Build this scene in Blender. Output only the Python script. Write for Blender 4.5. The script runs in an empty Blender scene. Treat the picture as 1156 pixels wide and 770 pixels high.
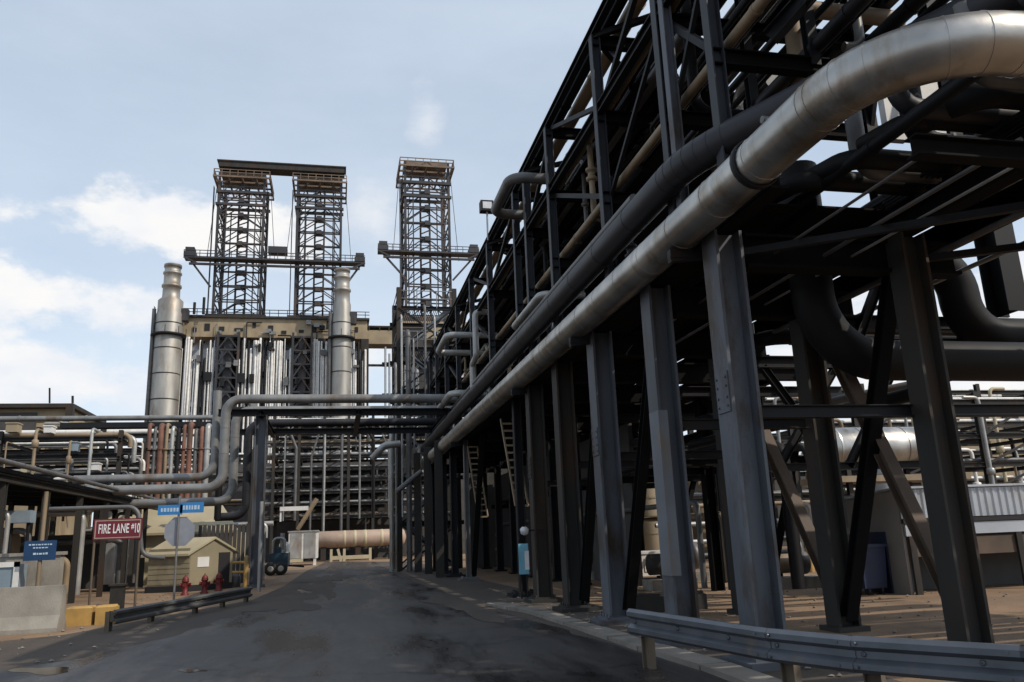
import bpy, math, random
from mathutils import Vector, Matrix
rnd = random.Random(11)
S = bpy.context.scene
C = S.collection
V = Vector
# ------------------------------------------------------------------ camera
F, CX, CY, EYE = 900.0, 578.0, 385.0, 1.7
roll, pitch, yaw = math.radians(2.27), math.radians(13.735), math.radians(12.587)
cr, sr, cp, sp, cw, sw = math.cos(roll), math.sin(roll), math.cos(pitch), math.sin(pitch), math.cos(yaw), math.sin(yaw)
def lin(a, b, c):
    f = c*cp-b*sp; u = c*sp+b*cp
    return V((a*cw+f*sw, -a*sw+f*cw, u))
cam = bpy.data.objects.new('camera', bpy.data.cameras.new('camera'))
C.objects.link(cam)
rx, ux, fx = lin(cr, -sr, 0), lin(sr, cr, 0), lin(0, 0, 1)
cam.matrix_world = Matrix(((rx.x, ux.x, -fx.x, 0), (rx.y, ux.y, -fx.y, 0), (rx.z, ux.z, -fx.z, EYE), (0, 0, 0, 1)))
cam.data.sensor_width = 36; cam.data.lens = 36*F/1156.0
cam.data.clip_end = 3000; cam.data.clip_start = 0.05
S.camera = cam
# survey helpers: a sight line of the photograph met with a plane of the place
def ray(x, y):
    a, b = (x-CX)/F, -(y-CY)/F
    return lin(a*cr+b*sr, -a*sr+b*cr, 1.0)
def aY(x, y, Y): d = ray(x, y); k = Y/d.y; return V((d.x*k, Y, EYE+d.z*k))
def aX(x, y, X): d = ray(x, y); k = X/d.x; return V((X, d.y*k, EYE+d.z*k))
def aZ(x, y, Z): d = ray(x, y); k = (Z-EYE)/d.z; return V((d.x*k, d.y*k, Z))
# ------------------------------------------------------------------ materials
def mat(name, col, rough=.6, metal=0., var=.25, scale=2.0, stretch=(1, 1, 1), rust=None, rust_amt=.0, rust_scale=.8, bump=0., bscale=30., rvar=.1, spec=.5):
    m = bpy.data.materials.new(name); m.use_nodes = True
    nt = m.node_tree; N = nt.nodes; L = nt.links
    b = N['Principled BSDF']
    geo = N.new('ShaderNodeNewGeometry')
    mp = N.new('ShaderNodeMapping'); mp.inputs['Scale'].default_value = stretch
    L.new(geo.outputs['Position'], mp.inputs['Vector'])
    n = N.new('ShaderNodeTexNoise'); n.inputs['Scale'].default_value = scale; n.inputs['Detail'].default_value = 6
    L.new(mp.outputs[0], n.inputs['Vector'])
    r = N.new('ShaderNodeMapRange'); r.inputs[1].default_value = .3; r.inputs[2].default_value = .7
    L.new(n.outputs['Fac'], r.inputs[0])
    mx = N.new('ShaderNodeMix'); mx.data_type = 'RGBA'
    mx.inputs[6].default_value = tuple(c*(1-var) for c in col)+(1,)
    mx.inputs[7].default_value = tuple(min(1, c*(1+var)) for c in col)+(1,)
    L.new(r.outputs[0], mx.inputs[0])
    out = mx.outputs[2]
    if rust:
        n2 = N.new('ShaderNodeTexNoise'); n2.inputs['Scale'].default_value = rust_scale; n2.inputs['Detail'].default_value = 9; n2.inputs['Roughness'].default_value = .65
        mp2 = N.new('ShaderNodeMapping'); mp2.inputs['Scale'].default_value = (1, 1, .35); mp2.inputs['Location'].default_value = (7.3, 1.1, 3.7)
        L.new(geo.outputs['Position'], mp2.inputs['Vector']); L.new(mp2.outputs[0], n2.inputs['Vector'])
        r2 = N.new('ShaderNodeMapRange'); r2.inputs[1].default_value = .62-rust_amt; r2.inputs[2].default_value = .72-rust_amt*.6
        L.new(n2.outputs['Fac'], r2.inputs[0])
        mx2 = N.new('ShaderNodeMix'); mx2.data_type = 'RGBA'; mx2.inputs[7].default_value = tuple(rust)+(1,)
        L.new(r2.outputs[0], mx2.inputs[0]); L.new(out, mx2.inputs[6]); out = mx2.outputs[2]
    L.new(out, b.inputs['Base Color'])
    b.inputs['Metallic'].default_value = metal
    b.inputs['Specular IOR Level'].default_value = spec
    rr = N.new('ShaderNodeMapRange'); rr.inputs[3].default_value = max(.05, rough-rvar); rr.inputs[4].default_value = min(1, rough+rvar)
    L.new(n.outputs['Fac'], rr.inputs[0]); L.new(rr.outputs[0], b.inputs['Roughness'])
    if bump:
        n3 = N.new('ShaderNodeTexNoise'); n3.inputs['Scale'].default_value = bscale; n3.inputs['Detail'].default_value = 5
        L.new(geo.outputs['Position'], n3.inputs['Vector'])
        bp = N.new('ShaderNodeBump'); bp.inputs['Strength'].default_value = bump; bp.inputs['Distance'].default_value = .02
        L.new(n3.outputs['Fac'], bp.inputs['Height']); L.new(bp.outputs[0], b.inputs['Normal'])
    return m
RUST = (.10, .045, .02)
K = dict(
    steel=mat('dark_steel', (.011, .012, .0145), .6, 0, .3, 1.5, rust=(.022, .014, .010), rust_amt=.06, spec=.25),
    black=mat('shade_black_steel', (.006, .006, .0065), .85, 0, .3, 1.5, spec=.15),  # near-black base colour stands in for the deep shade under the decks
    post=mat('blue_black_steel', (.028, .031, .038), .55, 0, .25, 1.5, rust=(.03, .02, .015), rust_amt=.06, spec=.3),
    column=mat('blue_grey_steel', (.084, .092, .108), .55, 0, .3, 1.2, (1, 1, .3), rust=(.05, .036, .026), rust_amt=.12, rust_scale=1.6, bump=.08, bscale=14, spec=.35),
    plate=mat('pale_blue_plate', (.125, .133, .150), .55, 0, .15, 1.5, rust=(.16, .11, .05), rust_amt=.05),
    brown=mat('brown_steel', (.085, .058, .040), .7, 0, .3, 2.0),  # plain brown for back row braces and the shed rail panel
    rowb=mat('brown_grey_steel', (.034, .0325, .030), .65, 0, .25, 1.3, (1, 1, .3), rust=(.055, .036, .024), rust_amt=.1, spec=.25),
    alum=mat('weathered_aluminium_jacket', (.40, .385, .36), .38, .95, .28, 1.4, (1, 1, 1), rust=(.24, .20, .15), rust_amt=.10, rust_scale=1.3, bump=.16, bscale=6),
    dpipe=mat('dark_jacketed_pipe', (.022, .022, .026), .5, .1, .3, 1.2, rust=(.05, .04, .03), rust_amt=.06, bump=.1, bscale=8, spec=.35),
    bpipe=mat('black_pipe', (.009, .009, .010), .6, 0, .3, 1.5, spec=.22),
    gpipe=mat('grey_pipe', (.115, .115, .115), .5, .25, .25, 1.5, rust=(.12, .08, .055), rust_amt=.06),
    mpipe=mat('mid_grey_pipe', (.21, .21, .205), .45, .35, .25, 1.5, rust=(.15, .11, .08), rust_amt=.05),
    lpipe=mat('light_grey_pipe', (.36, .36, .35), .45, .4, .2, 1.5, rust=(.28, .22, .16), rust_amt=.05),
    tpipe=mat('tan_insulated_pipe', (.24, .18, .115), .6, 0, .25, 1.2, rust=(.18, .12, .07), rust_amt=.08),
    rpipe=mat('rusty_red_pipe', (.17, .075, .05), .7, 0, .35, 2.0, rust=(.09, .05, .035), rust_amt=.1),
    white=mat('chalky_white_paint', (.66, .65, .62), .5, 0, .12, 1.5, rust=(.38, .33, .27), rust_amt=.05),
    beige=mat('beige_fireproofing', (.31, .25, .165), .8, 0, .2, .4, rust=(.22, .16, .10), rust_amt=.08, rust_scale=.3),
    cream=mat('cream_paint', (.44, .38, .25), .6, 0, .12, 1.0, rust=(.38, .30, .18), rust_amt=.04),
    ltsteel=mat('galvanised_steel', (.24, .25, .26), .45, .5, .2, 2.5, rust=(.16, .12, .09), rust_amt=.05),
    derrick=mat('derrick_steel', (.026, .026, .030), .6, 0, .35, .5, rust=(.12, .075, .05), rust_amt=.1, rust_scale=.2),
    derrickb=mat('derrick_crown_steel', (.16, .115, .08), .7, 0, .35, .5),
    drum=mat('drum_insulation', (.46, .47, .50), .5, .3, .2, .3, (1, 1, .15), rust=(.2, .17, .14), rust_amt=.08, rust_scale=.15),
    stack=mat('stack_cladding', (.32, .31, .285), .52, .55, .3, .6, (1, 1, .2), rust=(.22, .18, .14), rust_amt=.10, rust_scale=.3),
    conc=mat('weathered_concrete', (.27, .25, .215), .85, 0, .25, 1.6, rust=(.15, .13, .11), rust_amt=.11, rust_scale=1.4, bump=.35, bscale=25),
    kerb=mat('kerb_concrete', (.20, .18, .155), .85, 0, .25, 1.6, rust=(.12, .105, .09), rust_amt=.1, rust_scale=1.4, bump=.3, bscale=25),
    yellow=mat('worn_yellow_paint', (.44, .27, .08), .7, 0, .2, 3.0, rust=(.22, .17, .11), rust_amt=.12, rust_scale=2.5),
    red=mat('hydrant_red', (.14, .012, .012), .55, 0, .2, 4.0),
    sign_red=mat('sign_maroon', (.14, .011, .022), .5, 0, .12, 3.0),
    sign_white=mat('sign_white', (.72, .70, .70), .5, 0, .08, 6.0),
    sign_blue=mat('sign_blue', (.008, .042, .115), .45, 0, .15, 3.0),
    blade_blue=mat('street_sign_blue', (.03, .19, .46), .45, 0, .12, 3.0),
    sky_blue=mat('pale_blue_sign', (.16, .40, .52), .5, 0, .15, 3.0),
    text_blue=mat('sign_pale_text', (.42, .55, .68), .5, 0, .1, 5.0),
    signback=mat('sign_back_aluminium', (.30, .32, .36), .5, .4, .12, 3.0),
    ybuild=mat('yellow_siding', (.25, .215, .14), .75, 0, .12, 1.5, rust=(.15, .12, .08), rust_amt=.1),
    roofy=mat('pale_yellow_roof', (.36, .315, .21), .7, 0, .12, 1.0),
    dark=mat('dark_opening', (.012, .012, .014), .8, 0, .2, 2.0),
    glass=mat('window_glass', (.05, .06, .07), .1, 0, .1, 2.0),
    navy=mat('navy_paint', (.012, .02, .055), .5, 0, .25, 2.0),
    bluegrey=mat('blue_grey_panel', (.22, .28, .33), .5, 0, .15, 2.0),
    shedroof=mat('shed_roof_sheet', (.40, .43, .47), .45, .4, .15, .8, (1, 1, 1), rust=(.30, .28, .26), rust_amt=.06),
    shedwall=mat('shed_wall_sheet', (.22, .205, .185), .7, 0, .15, .8),
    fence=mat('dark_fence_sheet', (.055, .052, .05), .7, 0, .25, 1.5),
    vessel=mat('tan_vessel', (.38, .285, .22), .6, 0, .2, .8, rust=(.33, .22, .15), rust_amt=.07),
    bluepump=mat('blue_machine_paint', (.012, .04, .07), .5, 0, .2, 2.0),
    rubber=mat('black_rubber', (.02, .02, .02), .8, 0, .2, 4.0),
    lamp=mat('lamp_housing', (.55, .56, .58), .4, .2, .1, 4.0),
    rail=mat('guardrail_galvanised', (.12, .13, .148), .42, .6, .18, 2.2, rust=(.2, .17, .14), rust_amt=.05, rust_scale=1.8, bump=.1, bscale=12),
    wood=mat('weathered_post_wood', (.11, .085, .06), .85, 0, .3, 4.0, (1, 1, .2)),
)
def ground_mat(name, cols, scales, rough, wet=None, bump=.4, stretch=(1, 1, 1)):
    m = bpy.data.materials.new(name); m.use_nodes = True
    nt = m.node_tree; N = nt.nodes; L = nt.links; b = N['Principled BSDF']
    geo = N.new('ShaderNodeNewGeometry'); out = None
    fac = []
    for i, s in enumerate(scales):
        mp = N.new('ShaderNodeMapping'); mp.inputs['Scale'].default_value = stretch if i == 1 else (1, 1, 1); mp.inputs['Location'].default_value = (i*5.1, i*3.3, 0)
        L.new(geo.outputs['Position'], mp.inputs['Vector'])
        n = N.new('ShaderNodeTexNoise'); n.inputs['Scale'].default_value = s; n.inputs['Detail'].default_value = 8; n.inputs['Roughness'].default_value = .6
        L.new(mp.outputs[0], n.inputs['Vector'])
        r = N.new('ShaderNodeMapRange'); r.inputs[1].default_value = .38; r.inputs[2].default_value = .64
        L.new(n.outputs['Fac'], r.inputs[0]); fac.append((n, r))
    mx = N.new('ShaderNodeMix'); mx.data_type = 'RGBA'; mx.inputs[6].default_value = cols[0]+(1,); mx.inputs[7].default_value = cols[1]+(1,)
    L.new(fac[0][1].outputs[0], mx.inputs[0]); out = mx.outputs[2]
    for i in range(2, len(cols)):
        m2 = N.new('ShaderNodeMix'); m2.data_type = 'RGBA'; m2.inputs[7].default_value = cols[i]+(1,)
        k = N.new('ShaderNodeMath'); k.operation = 'MULTIPLY'; k.inputs[1].default_value = .65
        L.new(fac[i-1][1].outputs[0], k.inputs[0]); L.new(k.outputs[0], m2.inputs[0]); L.new(out, m2.inputs[6]); out = m2.outputs[2]
    gn = N.new('ShaderNodeTexNoise'); gn.inputs['Scale'].default_value = 55; gn.inputs['Detail'].default_value = 3
    L.new(geo.outputs['Position'], gn.inputs['Vector'])
    gr = N.new('ShaderNodeMapRange'); gr.inputs[1].default_value = .35; gr.inputs[2].default_value = .65; gr.inputs[3].default_value = .72; gr.inputs[4].default_value = 1.3
    L.new(gn.outputs['Fac'], gr.inputs[0])
    gm = N.new('ShaderNodeMix'); gm.data_type = 'RGBA'; gm.blend_type = 'MULTIPLY'; gm.inputs[0].default_value = 1
    L.new(out, gm.inputs[6]); L.new(gr.outputs[0], gm.inputs[7]); out = gm.outputs[2]
    if wet:
        wn = N.new('ShaderNodeTexNoise'); wn.inputs['Scale'].default_value = 1.3; wn.inputs['Detail'].default_value = 4; L.new(geo.outputs['Position'], wn.inputs['Vector'])
        wa = N.new('ShaderNodeVectorMath'); wa.operation = 'MULTIPLY_ADD'; wa.inputs[1].default_value = (1.2, 1.2, 0); L.new(wn.outputs['Color'], wa.inputs[0]); L.new(geo.outputs['Position'], wa.inputs[2])
        vo = N.new('ShaderNodeTexVoronoi'); vo.feature = 'DISTANCE_TO_EDGE'; vo.inputs['Scale'].default_value = .32; L.new(wa.outputs[0], vo.inputs['Vector'])
        vr = N.new('ShaderNodeMapRange'); vr.inputs[1].default_value = .004; vr.inputs[2].default_value = .014; vr.inputs[3].default_value = .35; vr.inputs[4].default_value = 1
        L.new(vo.outputs['Distance'], vr.inputs[0])
        vm = N.new('ShaderNodeMix'); vm.data_type = 'RGBA'; vm.blend_type = 'MULTIPLY'; vm.inputs[0].default_value = 1
        L.new(out, vm.inputs[6]); L.new(vr.outputs[0], vm.inputs[7]); out = vm.outputs[2]
    L.new(out, b.inputs['Base Color'])
    if wet:
        pm = N.new('ShaderNodeMapping'); pm.inputs['Scale'].default_value = (1.5, .32, 1); pm.inputs['Location'].default_value = (3.1, 8.4, 0); L.new(geo.outputs['Position'], pm.inputs['Vector'])
        pn = N.new('ShaderNodeTexNoise'); pn.inputs['Scale'].default_value = .42; pn.inputs['Detail'].default_value = 9; pn.inputs['Roughness'].default_value = .62; L.new(pm.outputs[0], pn.inputs['Vector'])
        pr = N.new('ShaderNodeMapRange'); pr.interpolation_type = 'SMOOTHSTEP'; pr.inputs[1].default_value = .42; pr.inputs[2].default_value = .64; L.new(pn.outputs['Fac'], pr.inputs[0])
        rr = N.new('ShaderNodeMapRange'); rr.inputs[3].default_value = rough; rr.inputs[4].default_value = wet; L.new(pr.outputs[0], rr.inputs[0]); L.new(rr.outputs[0], b.inputs['Roughness'])
        wd = N.new('ShaderNodeMix'); wd.data_type = 'RGBA'; wd.blend_type = 'MULTIPLY'; wd.inputs[7].default_value = (.70, .70, .74, 1); L.new(pr.outputs[0], wd.inputs[0]); L.new(out, wd.inputs[6]); L.new(wd.outputs[2], b.inputs['Base Color'])
    else: b.inputs['Roughness'].default_value = rough
    n3 = N.new('ShaderNodeTexNoise'); n3.inputs['Scale'].default_value = 22; n3.inputs['Detail'].default_value = 8; n3.inputs['Roughness'].default_value = .7
    L.new(geo.outputs['Position'], n3.inputs['Vector'])
    bp = N.new('ShaderNodeBump'); bp.inputs['Strength'].default_value = bump; bp.inputs['Distance'].default_value = .03
    L.new(n3.outputs['Fac'], bp.inputs['Height']); L.new(bp.outputs[0], b.inputs['Normal'])
    return m
K['dirt'] = ground_mat('packed_dirt', [(.27, .172, .098), (.17, .11, .065), (.32, .21, .125), (.10, .068, .045)], [.35, 1.4, .12], .9)
K['shoulder'] = ground_mat('dirty_shoulder', [(.070, .054, .042), (.050, .040, .032), (.092, .072, .056), (.036, .029, .024)], [.4, 1.2, .15], .85, bump=.3, stretch=(1.5, .25, 1))
K['asphalt'] = ground_mat('worn_asphalt', [(.025, .024, .027), (.050, .046, .045), (.013, .0125, .014), (.062, .052, .043)], [.22, .8, .13], .55, wet=.20, bump=.14, stretch=(2.2, .16, 1))
K['puddle'] = mat('muddy_water', (.035, .032, .026), .06, 0, .3, 2.0, rvar=.03)
# ------------------------------------------------------------------ mesh builder
ORI = {}
class MB:
    def __init__(s): s.v, s.f, s.sm = [], [], []
    def add(s, vs, fs, smooth=False):
        o = len(s.v); s.v += [tuple(v) for v in vs]
        for f in fs: s.f.append([i+o for i in f]); s.sm.append(smooth)
        return s
    def box(s, lo, hi, rz=0, piv=None):
        x0, y0, z0 = lo; x1, y1, z1 = hi
        vs = [V(p) for p in ((x0, y0, z0), (x1, y0, z0), (x1, y1, z0), (x0, y1, z0), (x0, y0, z1), (x1, y0, z1), (x1, y1, z1), (x0, y1, z1))]
        if rz:
            p = V(piv) if piv else V(((x0+x1)/2, (y0+y1)/2, 0)); R = Matrix.Rotation(rz, 3, 'Z')
            vs = [R @ (v-p)+p for v in vs]
        return s.add(vs, [(0, 3, 2, 1), (4, 5, 6, 7), (0, 1, 5, 4), (1, 2, 6, 5), (2, 3, 7, 6), (3, 0, 4, 7)])
    def prof(s, p, q, poly, up=(0, 0, 1), smooth=False):
        p, q = V(p), V(q); d = (q-p).normalized(); up = V(up)
        if abs(d.dot(up)) > .98: up = V((0, 1, 0)) if abs(d.y) < .9 else V((1, 0, 0))
        sd = d.cross(up).normalized(); u = sd.cross(d)
        n = len(poly)
        vs = [e+sd*a+u*b for e in (p, q) for a, b in poly]
        fs = [(i, (i+1) % n, n+(i+1) % n, n+i) for i in range(n)]
        s.add(vs, fs, smooth); s.add(vs, [tuple(range(n-1, -1, -1)), tuple(range(n, 2*n))])
        return s
    def bar(s, p, q, w, h=None, up=(0, 0, 1)):
        h = h or w; return s.prof(p, q, [(-w/2, -h/2), (w/2, -h/2), (w/2, h/2), (-w/2, h/2)], up)
    def ib(s, p, q, d, b, t=None, up=(0, 0, 1)):      # I section: depth d along up, flange width b
        t = t or d*.09; w = t*.7; D, B = d/2, b/2
        return s.prof(p, q, [(-B, -D), (B, -D), (B, -D+t), (w/2, -D+t), (w/2, D-t), (B, D-t), (B, D), (-B, D), (-B, D-t), (-w/2, D-t), (-w/2, -D+t), (-B, -D+t)], up)
    def tube(s, pts, r, n=12, bend=0., seg=6, closed=True):
        pts = [V(p) for p in pts]; path = [pts[0]]
        for i in range(1, len(pts)-1):
            a, b, c = pts[i-1], pts[i], pts[i+1]
            u, w = (a-b), (c-b); lu, lw = u.length, w.length; u.normalize(); w.normalize()
            ang = u.angle(w, 0)
            if bend <= 0 or ang > 3.12: path.append(b); continue
            t = min(bend/math.tan(ang/2), lu*.49 if i > 1 else lu*.98, lw*.49 if i < len(pts)-2 else lw*.98); R = t*math.tan(ang/2)
            p0, p1 = b+u*t, b+w*t
            cen = b+(u+w).normalized()*(R/math.sin(ang/2))
            e0, e1 = (p0-cen), (p1-cen); tot = e0.angle(e1)
            for k in range(seg+1):
                f = k/seg
                path.append(cen+(e0*math.sin((1-f)*tot)+e1*math.sin(f*tot))/math.sin(tot) if tot > 1e-4 else p0)
        path.append(pts[-1]); s.path = path
        T = []
        for i in range(len(path)):
            a = path[max(0, i-1)]; b = path[min(len(path)-1, i+1)]; T.append((b-a).normalized())
        ref = V((0, 0, 1)) if abs(T[0].z) < .9 else V((1, 0, 0))
        nrm = (ref-T[0]*ref.dot(T[0])).normalized()
        vs = []
        for i, p in enumerate(path):
            nrm = (nrm-T[i]*nrm.dot(T[i])).normalized(); bi = T[i].cross(nrm)
            for k in range(n):
                a = 2*math.pi*k/n; vs.append(p+(nrm*math.cos(a)+bi*math.sin(a))*r)
        fs = []
        for i in range(len(path)-1):
            for k in range(n): fs.append((i*n+k, i*n+(k+1) % n, (i+1)*n+(k+1) % n, (i+1)*n+k))
        s.add(vs, fs, True)
        if closed: s.add(vs[:n], [tuple(range(n-1, -1, -1))]); s.add(vs[-n:], [tuple(range(n))])
        return s
    def rings(s, p, q, r, step, w=.05, n=16, off=.0):          # jacket seams / flanges on a straight run
        p, q = V(p), V(q); L_ = (q-p).length; d = (q-p)/L_; t = off or step/2
        while t < L_: s.tube([p+d*(t-w/2), p+d*(t+w/2)], r, n); t += step
        return s
    def lathe(s, c, prof, n=24, axis=(0, 0, 1), cap=True):
        c = V(c); ax = V(axis).normalized(); ref = V((1, 0, 0)) if abs(ax.x) < .9 else V((0, 1, 0))
        e = (ref-ax*ref.dot(ax)).normalized(); g = ax.cross(e); vs = []
        for r, z in prof:
            for k in range(n):
                a = 2*math.pi*k/n; vs.append(c+ax*z+(e*math.cos(a)+g*math.sin(a))*r)
        fs = [(i*n+k, i*n+(k+1) % n, (i+1)*n+(k+1) % n, (i+1)*n+k) for i in range(len(prof)-1) for k in range(n)]
        s.add(vs, fs, True)
        if cap: s.add(vs[:n], [tuple(range(n-1, -1, -1))]); s.add(vs[-n:], [tuple(range(n))])
        return s
    def sheet(s, pts): return s.add(pts, [tuple(range(len(pts)))])
    def prism(s, pts, h):                                        # pts 3-D ring, extruded by vector h
        n = len(pts); pts = [V(p) for p in pts]; h = V(h)
        return s.add(pts+[p+h for p in pts], [tuple(range(n-1, -1, -1)), tuple(range(n, 2*n))]+[(i, (i+1) % n, n+(i+1) % n, n+i) for i in range(n)])
    def build(s, name, m, parent=None):
        me = bpy.data.meshes.new(name)
        if parent is not None: o0 = ORI[parent.name]
        else:
            xs, ys, zs = zip(*s.v); o0 = V(((min(xs)+max(xs))/2, (min(ys)+max(ys))/2, min(zs)))
        me.from_pydata([tuple(V(v)-o0) for v in s.v], [], s.f); me.update()
        me.polygons.foreach_set('use_smooth', s.sm)
        me.materials.append(K[m])
        import bmesh
        bm = bmesh.new(); bm.from_mesh(me); bmesh.ops.recalc_face_normals(bm, faces=bm.faces); bm.to_mesh(me); bm.free()
        o = bpy.data.objects.new(name, me); C.objects.link(o); ORI[o.name] = o0
        if parent is not None: o.parent = parent
        else: o.location = o0
        return o
def tag(o, label, cat, group=None):
    o['label'] = label; o['category'] = cat
    if group: o['group'] = group
    return o
def thing(name, label, cat, loc, group=None):
    o = bpy.data.objects.new(name, None); C.objects.link(o); o.location = loc; ORI[o.name] = V(loc); o.empty_display_size = .2
    return tag(o, label, cat, group)
def one(mb, name, m, label, cat, group=None): return tag(mb.build(name, m), label, cat, group)
def struct(mb, name, m): o = mb.build(name, m); o['kind'] = 'structure'; return o
def dup(root, loc, label, rz=None):
    r = root.copy(); C.objects.link(r); r.location = loc; r['label'] = label
    if rz is not None: r.rotation_euler.z = rz
    for ch in list(root.children):
        c = ch.copy(); C.objects.link(c); c.parent = r
        for g in list(ch.children):
            d = g.copy(); C.objects.link(d); d.parent = c
    return r
ORD = 'first second third fourth fifth sixth seventh eighth ninth tenth eleventh twelfth thirteenth fourteenth fifteenth sixteenth seventeenth eighteenth nineteenth twentieth'.split()
# ------------------------------------------------------------------ light, sky
SUN_AZ, SUN_EL = V((.80, -.60, 0)).normalized(), math.radians(43)
sd = V((SUN_AZ.x*math.cos(SUN_EL), SUN_AZ.y*math.cos(SUN_EL), math.sin(SUN_EL)))
sun = bpy.data.objects.new('sun', bpy.data.lights.new('sun', 'SUN')); C.objects.link(sun)
sun.data.energy = 3.2; sun.data.angle = math.radians(.53); sun.data.color = (1, .90, .77)
sun.rotation_euler = sd.to_track_quat('Z', 'Y').to_euler()
W = bpy.data.worlds.new('World'); S.world = W; W.use_nodes = True
nt = W.node_tree; N = nt.nodes; L = nt.links; bg = N['Background']
sky = N.new('ShaderNodeTexSky'); sky.sky_type = 'NISHITA'; sky.sun_disc = False
sky.sun_elevation = SUN_EL; sky.sun_rotation = math.atan2(sd.x, sd.y); sky.air_density = 1.0; sky.dust_density = 1.6; sky.ozone_density = 1.0
tc = N.new('ShaderNodeTexCoord')
def math_(op, a, b=None, c=None, clamp=False):
    n = N.new('ShaderNodeMath'); n.operation = op; n.use_clamp = clamp
    for i, x in enumerate((a, b, c)):
        if x is None: continue
        if isinstance(x, (int, float)): n.inputs[i].default_value = x
        else: L.new(x, n.inputs[i])
    return n.outputs[0]
def noise_(vec, scale, detail, rough=.55):
    n = N.new('ShaderNodeTexNoise'); n.inputs['Scale'].default_value = scale; n.inputs['Detail'].default_value = detail; n.inputs['Roughness'].default_value = rough
    L.new(vec, n.inputs['Vector']); return n.outputs['Fac']
gen = tc.outputs['Generated']
mpn = N.new('ShaderNodeMapping'); mpn.inputs['Scale'].default_value = (1, 1, 1.7); L.new(gen, mpn.inputs['Vector'])
nz = math_('ADD', math_('MULTIPLY', math_('SUBTRACT', noise_(mpn.outputs[0], 9, 9, .62), .5), 2.1), math_('MULTIPLY', math_('SUBTRACT', noise_(mpn.outputs[0], 34, 6, .6), .5), .6))
best = None
# cloud banks: direction, half width, half height, density
for (cx, cy, hw, hh, a) in [(30, 332, 160, 40, 1.), (225, 255, 145, 44, 1.), (60, 428, 165, 44, .95), (60, 500, 260, 40, .8), (425, 240, 40, 52, .8), (482, 138, 15, 30, .5), (340, 400, 200, 34, .7), (330, 285, 60, 34, .8),
                            (-300, 300, 260, 60, 1.), (1500, 380, 420, 120, 1.), (1080, 400, 330, 130, .9), (-500, 120, 260, 60, .9)]:
    d = ray(cx, cy).normalized(); hx = Vector((d.y, -d.x, 0)).normalized(); hz = hx.cross(d)
    def dotn(vec):
        n = N.new('ShaderNodeVectorMath'); n.operation = 'DOT_PRODUCT'; n.inputs[1].default_value = vec; L.new(gen, n.inputs[0]); return n.outputs['Value']
    u = math_('MULTIPLY', dotn(hx), F/hw*.9); w = math_('MULTIPLY', dotn(hz), F/hh*.9)
    front = math_('GREATER_THAN', dotn(d), .3)
    rad = math_('SQRT', math_('ADD', math_('MULTIPLY', u, u), math_('MULTIPLY', w, w)))
    dens = math_('ADD', math_('SUBTRACT', 1.0, rad), math_('MULTIPLY', nz, 1.0 if hw > 20 else 1.9))
    mr = N.new('ShaderNodeMapRange'); mr.interpolation_type = 'SMOOTHSTEP'; mr.inputs[1].default_value = .10 if hw > 45 else -.25; mr.inputs[2].default_value = .62 if hw > 45 else 1.5
    L.new(dens, mr.inputs[0])
    v = math_('MULTIPLY', math_('MULTIPLY', mr.outputs[0], a), front)
    best = v if best is None else math_('MAXIMUM', best, v)
# thin high veil everywhere, thicker low down
sep = N.new('ShaderNodeSeparateXYZ'); L.new(gen, sep.inputs[0])
mpv = N.new('ShaderNodeMapping'); mpv.inputs['Scale'].default_value = (1, 1, 3); L.new(gen, mpv.inputs['Vector'])
veil = math_('ADD', .60, math_('MULTIPLY', math_('SUBTRACT', noise_(mpv.outputs[0], 2.2, 6), .5), .5))
low = N.new('ShaderNodeMapRange'); low.inputs[1].default_value = .02; low.inputs[2].default_value = .38; low.inputs[3].default_value = .34; low.inputs[4].default_value = 0
L.new(sep.outputs['Z'], low.inputs[0])
veil = math_('ADD', veil, low.outputs[0], clamp=True)
m1 = N.new('ShaderNodeMix'); m1.data_type = 'RGBA'; m1.inputs[7].default_value = (5.2, 5.9, 6.65, 1)
L.new(veil, m1.inputs[0]); L.new(sky.outputs[0], m1.inputs[6])
m2 = N.new('ShaderNodeMix'); m2.data_type = 'RGBA'
shade = N.new('ShaderNodeMix'); shade.data_type = 'RGBA'; shade.inputs[6].default_value = (5.6, 5.85, 6.3, 1); shade.inputs[7].default_value = (6.5, 6.45, 6.4, 1)
mrs = N.new('ShaderNodeMapRange'); mrs.inputs[1].default_value = .4; mrs.inputs[2].default_value = .6; L.new(noise_(mpn.outputs[0], 7, 5), mrs.inputs[0]); L.new(mrs.outputs[0], shade.inputs[0])
L.new(best, m2.inputs[0]); L.new(m1.outputs[2], m2.inputs[6]); L.new(shade.outputs[2], m2.inputs[7])
L.new(m2.outputs[2], bg.inputs['Color']); bg.inputs['Strength'].default_value = .15
S.view_settings.view_transform = 'Standard'; S.view_settings.look = 'None'; S.view_settings.gamma = 1; S.view_settings.exposure = 0
S.render.engine = 'CYCLES'; S.cycles.max_bounces = 6; S.cycles.diffuse_bounces = 3
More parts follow.
